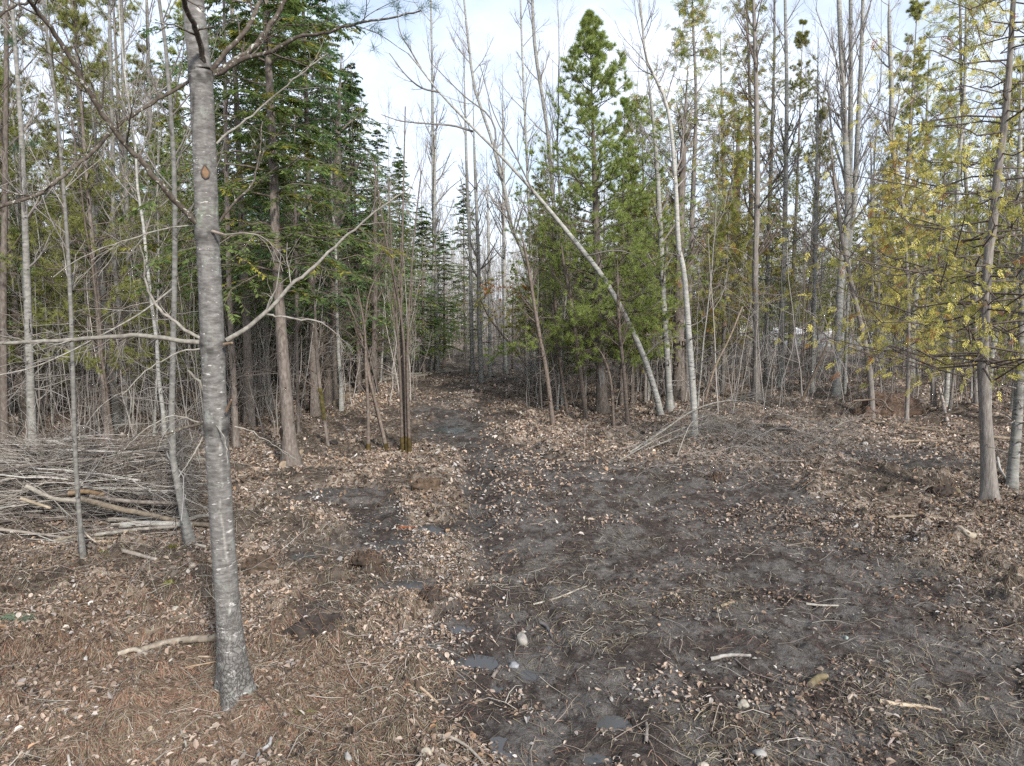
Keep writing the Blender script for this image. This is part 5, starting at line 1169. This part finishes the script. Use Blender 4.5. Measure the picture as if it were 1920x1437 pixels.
log('short pale stick below the pine foot', [(340, 1372), (346, 1388), (350, 1405)], 6, (.45, .42, .36), M_wood, name='fallen_branch', cat='branch', ends=False, sides=7)
log('thin pale stick right below the pine foot', [(395, 1325), (412, 1350), (440, 1388)], 4, (.42, .37, .33), M_wood, name='fallen_branch', cat='branch', ends=False, sides=6)
log('bent dark twig in the lower left', [(188, 1425), (195, 1385), (222, 1355), (290, 1330)], 4, (.28, .24, .22), M_wood, name='fallen_branch', cat='branch', ends=False, sides=6)
log('thin straight stick across the rusty needles', [(280, 1437), (320, 1405), (340, 1375)], 4, (.3, .27, .24), M_wood, name='fallen_branch', cat='branch', ends=False, sides=6)
log('curved pale branch lying on the leaf patch', [(682, 1130), (700, 1124), (720, 1128), (742, 1146)], 7, (.48, .42, .35), M_wood, name='fallen_branch', cat='branch', ends=False, sides=7)
log('pale split stick above the lower puddles', [(788, 1292), (805, 1305), (821, 1320)], 6, (.48, .36, .26), M_wood, name='fallen_branch', cat='branch', ends=False, sides=6)
log('grey stick standing upright from the dry grass', [(767, 1372), (775, 1345), (786, 1315)], 5, (.27, .23, .22), M_wood, name='fallen_branch', cat='branch', ends=False, sides=6)
log('pale branch leading to the bottom edge, left of the puddles', [(810, 1380), (840, 1390), (872, 1402), (895, 1430), (915, 1445)], 7, (.38, .34, .29), M_wood, name='fallen_branch', cat='branch', ends=False, sides=7)
log('short thick stick beside the pale stone puddle', [(922, 1275), (930, 1262), (938, 1250)], 8, (.26, .22, .19), M_wood, name='fallen_branch', cat='branch', ends=False, sides=7)
log('thin long stick running across the upper mud', [(1000, 1137), (1040, 1125), (1075, 1110), (1100, 1100)], 4, (.42, .38, .33), M_wood, name='fallen_branch', cat='branch', ends=False, sides=6)
log('dark curved wet stick right of the pale stone', [(1012, 1172), (1024, 1178), (1032, 1190), (1036, 1198)], 7, (.14, .13, .13), M_wood, name='fallen_branch', cat='branch', ends=False, sides=7)
log('grey white stick lying level in the wide mud', [(1332, 1238), (1365, 1236), (1408, 1231)], 8, (.34, .32, .29), M_wood, name='fallen_branch', cat='branch', ends=False, sides=8)
log('long thin bent twig trailing from the grey white stick', [(1378, 1240), (1410, 1262), (1450, 1280), (1500, 1297)], 3, (.22, .18, .16), M_wood, name='fallen_branch', cat='branch', ends=False, sides=5)
log('short mossy birch log in the lower right mud', [(1520, 1288), (1535, 1280), (1549, 1272)], 14, (.75, .68, .45), M_log, taper=.9)
log('bright split plank of wood with an orange end', [(1650, 1318), (1690, 1324), (1730, 1326), (1765, 1333)], 10, (.52, .42, .31), M_wood, name='wood_splinter', cat='wood', ends=False, sides=6, taper=.5)
log('thin pale stick above the middle of the wide mud', [(1512, 1134), (1540, 1137), (1572, 1138)], 5, (.5, .46, .40), M_wood, name='fallen_branch', cat='branch', ends=False, sides=6)
log('small tan stick left of the thin pale one', [(1351, 1139), (1363, 1134), (1376, 1130)], 6, (.34, .27, .18), M_wood, name='fallen_branch', cat='branch', ends=False, sides=6)
log('upright dark stub stuck in the bottom mud', [(1211, 1395), (1213, 1370), (1212, 1357)], 8, (.25, .22, .19), M_wood, name='fallen_branch', cat='branch', ends=False, sides=7)
log('reddish stick curving in the bottom right mud', [(1664, 1403), (1675, 1385), (1697, 1371)], 6, (.36, .30, .27), M_wood, name='fallen_branch', cat='branch', ends=False, sides=7)
log('dark stick lying at the bottom centre right', [(1312, 1402), (1350, 1402), (1388, 1396)], 7, (.10, .08, .06), M_wood, name='fallen_branch', cat='branch', ends=False, sides=7)
log('long slim pole lying above the right leaf patch', [(1662, 972), (1720, 970), (1810, 968)], 6, (1.1, 1.0, .85), name='fallen_branch', cat='branch', ends=False, sides=7)
log('stubby tan block of wood on the right leaf patch', [(1797, 1010), (1820, 1010), (1843, 1011)], 12, (.42, .36, .28), M_wood, taper=1.0)
log('long pale fallen pole crossing to the thick cedar', [(1640, 795), (1700, 802), (1780, 815), (1850, 822), (1925, 826)], 7, (1.3, 1.15, .95))
log('thin fallen pole just below the long pale one', [(1690, 830), (1760, 835), (1835, 838)], 4, (1.25, 1.1, .9), name='fallen_branch', cat='branch', ends=False, sides=7)
log('short thin pole lying left of the long fallen pole', [(1583, 803), (1605, 802), (1632, 800)], 4, (1.3, 1.1, .9), name='fallen_branch', cat='branch', ends=False, sides=7)
log('white splintered stick leaning by the slim trunk', [(1780, 797), (1770, 778), (1760, 757)], 7, (.55, .48, .42), M_wood, name='wood_splinter', cat='wood', Yf=None, ends=False, sides=6, lifts=[0, .15, .35])
log('dark log lying behind the white splinter', [(1755, 778), (1780, 776), (1803, 772)], 6, (.75, .65, .55))
log('bleached curved root beside the thick cedar foot', [(1870, 865), (1874, 885), (1886, 900), (1895, 915)], 5, (.5, .47, .43), M_wood, name='fallen_branch', cat='branch', ends=False, sides=6)
log('pale fallen tree trunk lying across behind the stem clump', [(545, 748), (600, 735), (660, 722), (740, 712), (800, 706)], 8, (1.3, 1.3, 1.25))
log('second fallen pole above the pale trunk', [(640, 725), (720, 708), (800, 700), (865, 696)], 5, (1.25, 1.3, 1.25))
log('short thick broken log leaning by the fallen trunk', [(630, 770), (642, 755), (655, 742)], 12, (1.0, .85, .65))
log('cut log lying at the foot of the mauve conifer', [(532, 868), (552, 856), (566, 850)], 18, (.95, .85, .7))
log('fallen pole in the left wood', [(0, 818), (35, 815), (72, 808)], 9, (.75, .7, .65))
log('grey fallen pole leaning low in the far left wood', [(165, 768), (240, 760), (300, 756)], 5, (.9, .85, .8))
log('slanting pole leaning from the brush heap to the right', [(1322, 752), (1340, 690), (1365, 640), (1392, 575)], 4, (1.2, 1.05, .9), Yf=[17.5, 17.8, 18, 18.2], name='leaning_pole', cat='pole', ends=False, sides=7)
log('dark slanting pole propped before the thin grey trunk', [(1503, 752), (1520, 715), (1545, 660), (1552, 640)], 5, (.5, .42, .36), Yf=[18, 18.1, 18.2, 18.3], name='leaning_pole', cat='pole', ends=False, sides=7)
log('pale crooked stick propped over the root hole', [(1600, 752), (1650, 750), (1665, 765), (1675, 772)], 4, (1.2, 1.0, .85), Yf=[17.4, 17.1, 16.6, 16.4], name='fallen_branch', cat='branch', ends=False, sides=6)
log('long slanting bare pole under the orange tipped bough', [(1000, 705), (960, 650), (920, 600), (900, 560)], 4, (1.1, .95, .8), Yf=[26, 26, 26, 26], name='leaning_pole', cat='pole', ends=False, sides=6)

# stones
def stone(label, px, py, w, h, col, seed):
    g = np.random.default_rng(seed); c = gp(px, py+h*.4); s = pxm(c[1]); nu, nv = 14, 9; V = []
    for i in range(nv):
        ph = PI*i/(nv-1)
        for j in range(nu):
            th = 2*PI*j/nu; V.append([math.sin(ph)*math.cos(th), math.sin(ph)*math.sin(th), math.cos(ph)])
    V = np.array(V); n = 1+.30*(vnoise(V[:, 0]*1.6+V[:, 2]*1.1+seed, V[:, 1]*1.6-V[:, 2], seed)-.5)*2
    for q in range(7):       # knock off flats
        d = norm(g.normal(0, 1, 3)); e = (V*n[:, None])@d; lim = g.uniform(.62, .85); n = np.where(e > lim, n*lim/np.maximum(e, 1e-3), n)
    V = V*n[:, None]*np.array([w*s/2, w*s/2*.8, h*s*.62]); i = np.arange(nv-1)[:, None]*nu+np.arange(nu)[None]; i2 = np.arange(nv-1)[:, None]*nu+(np.arange(nu)[None]+1) % nu
    a = Acc(); a.add(V, np.stack([i, i+nu, i2+nu, i2], -1).reshape(-1, 4), np.array(col))
    o = link('stone', a.mesh('stone', M_stone, True), None, (c[0], c[1], c[2]+h*s*.10)); o.rotation_euler[2] = g.uniform(-.5, .5); tag(o, label, 'stone')
PALE = (.34, .32, .29)
stone('angular whitish stone beside the puddle in the track', 978, 1195, 28, 26, PALE, 1)
stone('round pale stone left of the near pine, upper of the two', 330, 1139, 20, 14, (.42, .39, .33), 2)
stone('round tan stone below the upper pale one', 291, 1164, 20, 13, (.42, .36, .28), 3)
stone('pale block shaped stone between the pile and the pine', 361, 1058, 20, 16, (.45, .38, .31), 4)
stone('white stone lying in the wet patch on the right', 1622, 829, 15, 9, (.5, .49, .46), 5)
stone('grey stone to the right of the near pine hollow', 637, 1046, 14, 12, (.30, .29, .28), 6)
stone('cream stone at the bottom edge left of the track', 796, 1408, 26, 20, (.40, .36, .29), 7)
stone('grey rounded stone at the bottom edge, left of the cream one', 652, 1416, 16, 20, (.34, .33, .31), 8)
stone('cream chip of stone in the lower mid mud', 1394, 1317, 26, 15, (.38, .35, .29), 9)
stone('pale lump at the bottom edge in the right mud', 1424, 1410, 26, 16, (.36, .35, .33), 10)
stone('small tan stone on the rusty needles', 282, 1364, 13, 12, (.42, .34, .26), 11)
stone('small pale pebble left of the tan one', 80, 1393, 10, 7, (.5, .47, .4), 12)
stone('grey pebble in the rusty needles', 163, 1380, 13, 10, (.3, .29, .27), 13)
stone('flat grey stone lying in the hollow right of the pine', 500, 1052, 38, 14, (.12, .115, .11), 14)
stone('small green grey stone in the wide mud', 1587, 1194, 9, 9, (.36, .42, .38), 15)
stone('dark rounded stone behind the mauve conifer log', 625, 829, 22, 9, (.03, .027, .026), 16)
stone('small white stone near the right wet patch', 1688, 835, 8, 4, (.5, .48, .42), 17)
stone('bluish grey stone in the puddle below the pale one', 965, 1245, 22, 12, (.30, .31, .33), 18)
stone('cream stone in the bottom left corner of the right mud', 1318, 1432, 22, 10, (.5, .45, .38), 19)

# dark peat clods turned up by the machine
def clod(label, px, py, w, h, seed, col=(.045, .037, .032)):
    g = np.random.default_rng(seed); c = gp(px, py+h*.45); s = pxm(c[1]); nu, nv = 44, 18
    th = np.linspace(0, 2*PI, nu, endpoint=False)[None]; ph = np.linspace(0, PI*.5, nv)[:, None]
    X = np.sin(ph)*np.cos(th); Yc = np.sin(ph)*np.sin(th); Z = np.cos(ph)+0*th; n = 1+.5*(fbm(X*3+seed, Yc*3+Z*2, seed, 4)-.5)*2
    V = np.stack([X*n*w*s/2, Yc*n*w*s/2*.7, Z*n*h*s*.9-.02], -1).reshape(-1, 3); i = np.arange(nv-1)[:, None]*nu+np.arange(nu)[None]; i2 = np.arange(nv-1)[:, None]*nu+(np.arange(nu)[None]+1) % nu
    a = Acc(); a.add(V, np.stack([i, i+nu, i2+nu, i2], -1).reshape(-1, 4), np.array(col))
    k = 90; B = V[g.integers(nu*3, len(V), k)]; D = norm(g.normal(0, 1, (k, 3))+np.array([0, -.3, .2])); P = np.stack([B, B+D*.04+g.normal(0, .01, B.shape), B+D*.09+g.normal(0, .02, B.shape)], 1)
    root = thing('peat_clod', label, 'clod', c); link('soil', a.mesh('soil', M_soil), root)
    r = Acc(); tubes(r, P, np.full((k, 3), .0022), 3, np.array([[.2, .13, .09]]).repeat(k, 0)); link('rootlets', r.mesh('rootlets', M_tangle), root)
clod('large dark peat clod right of the near pine trunk', 600, 1170, 120, 36, 1)
clod('rounded dark clod on the leaf patch', 808, 1132, 46, 26, 2)
clod('dark clod above the wide mud near the brush heap', 1340, 893, 42, 16, 3)
clod('torn dark clod left of the thick cedar foot', 1768, 918, 60, 26, 4)
clod('brown rooty clod on the left bank of the track', 800, 905, 60, 22, 5, (.09, .065, .045))
clod('dark clod below the pile of rusty leaves', 690, 1040, 60, 24, 6, (.06, .045, .035))
clod('brown clod at the left bank above the pine hollow', 480, 1015, 70, 26, 7, (.08, .06, .045))

# upturned root plate with its hole
def root_plate():
    b = gp(1680, 765); b[1] += .5; s = pxm(b[1]); root = thing('root_plate', 'upturned brown root plate above a dark hole', 'root plate', b); g = np.random.default_rng(4)
    nu, nv = 46, 20; th = np.linspace(0, 2*PI, nu, endpoint=False)[None]; ph = np.linspace(0, PI*.62, nv)[:, None]
    X = np.sin(ph)*np.cos(th); Yc = np.sin(ph)*np.sin(th); Z = np.cos(ph)+0*th; n = 1+.6*(fbm(X*2.6+3, Yc*2.6+Z*2, 6, 4)-.5)*2
    V = np.stack([X*n*62*s, Yc*n*.4, Z*n*40*s+.12], -1).reshape(-1, 3); i = np.arange(nv-1)[:, None]*nu+np.arange(nu)[None]; i2 = np.arange(nv-1)[:, None]*nu+(np.arange(nu)[None]+1) % nu
    a = Acc(); a.add(V, np.stack([i, i+nu, i2+nu, i2], -1).reshape(-1, 4), np.array((.11, .075, .055))); link('soil', a.mesh('soil', M_soil), root)
    k = 150; B = V[g.integers(0, len(V)-nu*4, k)]; D = norm(g.normal(0, 1, (k, 3))+np.array([.2, -.5, .1])); pts = [B]
    for j in range(4): D = norm(D+g.normal(0, .3, D.shape)+np.array([0, 0, -.12])); pts.append(pts[-1]+D*g.uniform(.05, .16, (k, 1)))
    r = Acc(); tubes(r, np.stack(pts, 1), g.uniform(.004, .012, (k, 1))*np.linspace(1, .3, 5)[None], 4, g.uniform(.15, .4, (k, 1))*np.array([[1, .8, .66]])); link('roots', r.mesh('roots', M_tangle), root)
root_plate()

# orange tipped bough, fern and moss bits
def bough():
    Y = 21.0; b = at(1045, 700, Y); b[2] = float(height(b[0], Y)); root = thing('pine_sapling', 'small pine sapling with orange tipped boughs right of the track end', 'pine tree', b); bb = np.array(root.location)
    st = smoothline(np.array([[0, 0, -.1], [-.05, 0, 1.5], [.05, 0, 3.0]]), 10); a = Acc(); tubes(a, st, np.linspace(.03, .012, 10), 6); link('trunk', a.mesh('trunk', M_brown), root)
    f = Acc(); l = Acc(); g = np.random.default_rng(44)
    for pts, col in (([(1040, 560), (990, 550), (950, 548), (915, 545)], (.36, .16, .05)), ([(1040, 590), (1000, 585), (960, 580), (925, 590)], (.22, .18, .04)), ([(1035, 620), (990, 640), (950, 655), (915, 668)], (.12, .17, .04)), ([(1050, 540), (1000, 530), (950, 515), (890, 575)], (.20, .19, .05)), ([(1040, 600), (1010, 610), (985, 612), (950, 618)], (.17, .16, .04))):
        P = smoothline(np.array([at(x, y, Y-.4) for x, y in pts])-bb, 12); R = np.linspace(.012, .004, 12); tubes(l, P, R, 4); B, Rb = spawn(P[None], R[None], 22, .15, 1, .7, .22, .5, k=4, up=.0, wob=.2, g=g); tubes(l, B, Rb, 3)
        m = len(B); t = g.uniform(.2, .99, (m, 4)); Q, T = curvepts(B, t); Q = np.repeat(Q.reshape(-1, 3), 18, 0); T = np.repeat(T.reshape(-1, 3), 18, 0); q = len(Q); D = norm(T+norm(g.normal(0, 1, (q, 3)))*.8); W = norm(np.cross(D, g.normal(0, 1, (q, 3))))
        blades(f, Q, D, W, g.uniform(.07, .12, q), .012, np.array([col])*g.uniform(.7, 1.3, (q, 1)), tri=True)
    link('branches', l.mesh('branches', M_brtwig), root); link('foliage', f.mesh('foliage', M_needle), root)
bough()
def fern(label, px, py, n, L0, col, seed):
    g = np.random.default_rng(seed); b = gp(px, py); root = thing('fern', label, 'fern', b)
    for i in range(n):
        az = g.uniform(0, 2*PI); k = 12; s = np.linspace(0, 1, k); Ls = L0*g.uniform(.6, 1.1); P = np.stack([np.cos(az)*Ls*s, np.sin(az)*Ls*s, .02+Ls*(.35*s-.33*s*s)], 1); a = Acc(); tubes(a, P, np.linspace(.002, .0008, k), 3, np.array([col])*.7)
        T = norm(np.gradient(P, axis=0))[1:]; S = norm(np.cross(T, [0, 0, 1.])); B = P[1:]
        for sg in (-1, 1): blades(a, B, norm(S*sg+T*.35), T, Ls*.28*(1-s[1:])+.008, Ls*.07, np.array([col])*g.uniform(.8, 1.2, (k-1, 1)))
        link('frond', a.mesh('frond', M_fern), root)
fern('bleached blue green fern frond lying at the left edge', 38, 1155, 7, .28, (.16, .21, .14), 1)
fern('yellow green fern frond left of the near pine', 315, 1100, 4, .20, (.19, .19, .05), 2)
fern('small yellow fern in the rusty needles', 183, 1340, 3, .15, (.22, .21, .05), 3)
fern('green creeping plant before the brush pile', 200, 1040, 8, .14, (.16, .18, .03), 4)
fern('yellow moss plant right of the near pine foot', 560, 1320, 4, .12, (.22, .2, .08), 5)
fern('green moss tuft at the crooked stem foot', 325, 1020, 7, .12, (.15, .15, .03), 6)
fern('orange dead fern clump beside the wet leaves', 762, 992, 7, .14, (.40, .13, .05), 7)

# snow bank beyond the right wood
for i, (x, y, w_, h_, lab) in enumerate(((1395, 622, 55, 1.1, 'largest white snow mound beyond the dark stout trunk'), (1450, 620, 38, .8, 'white snow mound right of the largest'), (1500, 618, 45, .7, 'low snow mound behind the thin grey trunk'), (1560, 618, 40, .6, 'small snow mound seen left of the golden sapling'), (1650, 612, 60, .7, 'pale snow strip behind the golden cedar sprays'))):
    b = gp(x, 628); s = pxm(b[1]); nu, nv = 30, 10; th = np.linspace(0, 2*PI, nu, endpoint=False)[None]; ph = np.linspace(0, PI/2, nv)[:, None]; X = np.sin(ph)*np.cos(th); Yc = np.sin(ph)*np.sin(th); Z = np.cos(ph)+0*th; n = 1+.35*(fbm(X*2+i*5, Yc*2, 3, 3)-.5)*2
    V = np.stack([X*n*w_*s*.5, Yc*n*w_*s*.25, Z*n*h_-.1], -1).reshape(-1, 3); q = np.arange(nv-1)[:, None]*nu+np.arange(nu)[None]; q2 = np.arange(nv-1)[:, None]*nu+(np.arange(nu)[None]+1) % nu
    a = Acc(); a.add(V, np.stack([q, q+nu, q2+nu, q2], -1).reshape(-1, 4), np.array((.78, .79, .82))); tag(link('snow_mound', a.mesh('snow_mound', M_snow), None, b), lab, 'snow mound')
tot = sum(len(m.polygons) for m in bpy.data.meshes)
print('POLYS', tot, 'objects', len(bpy.data.objects))
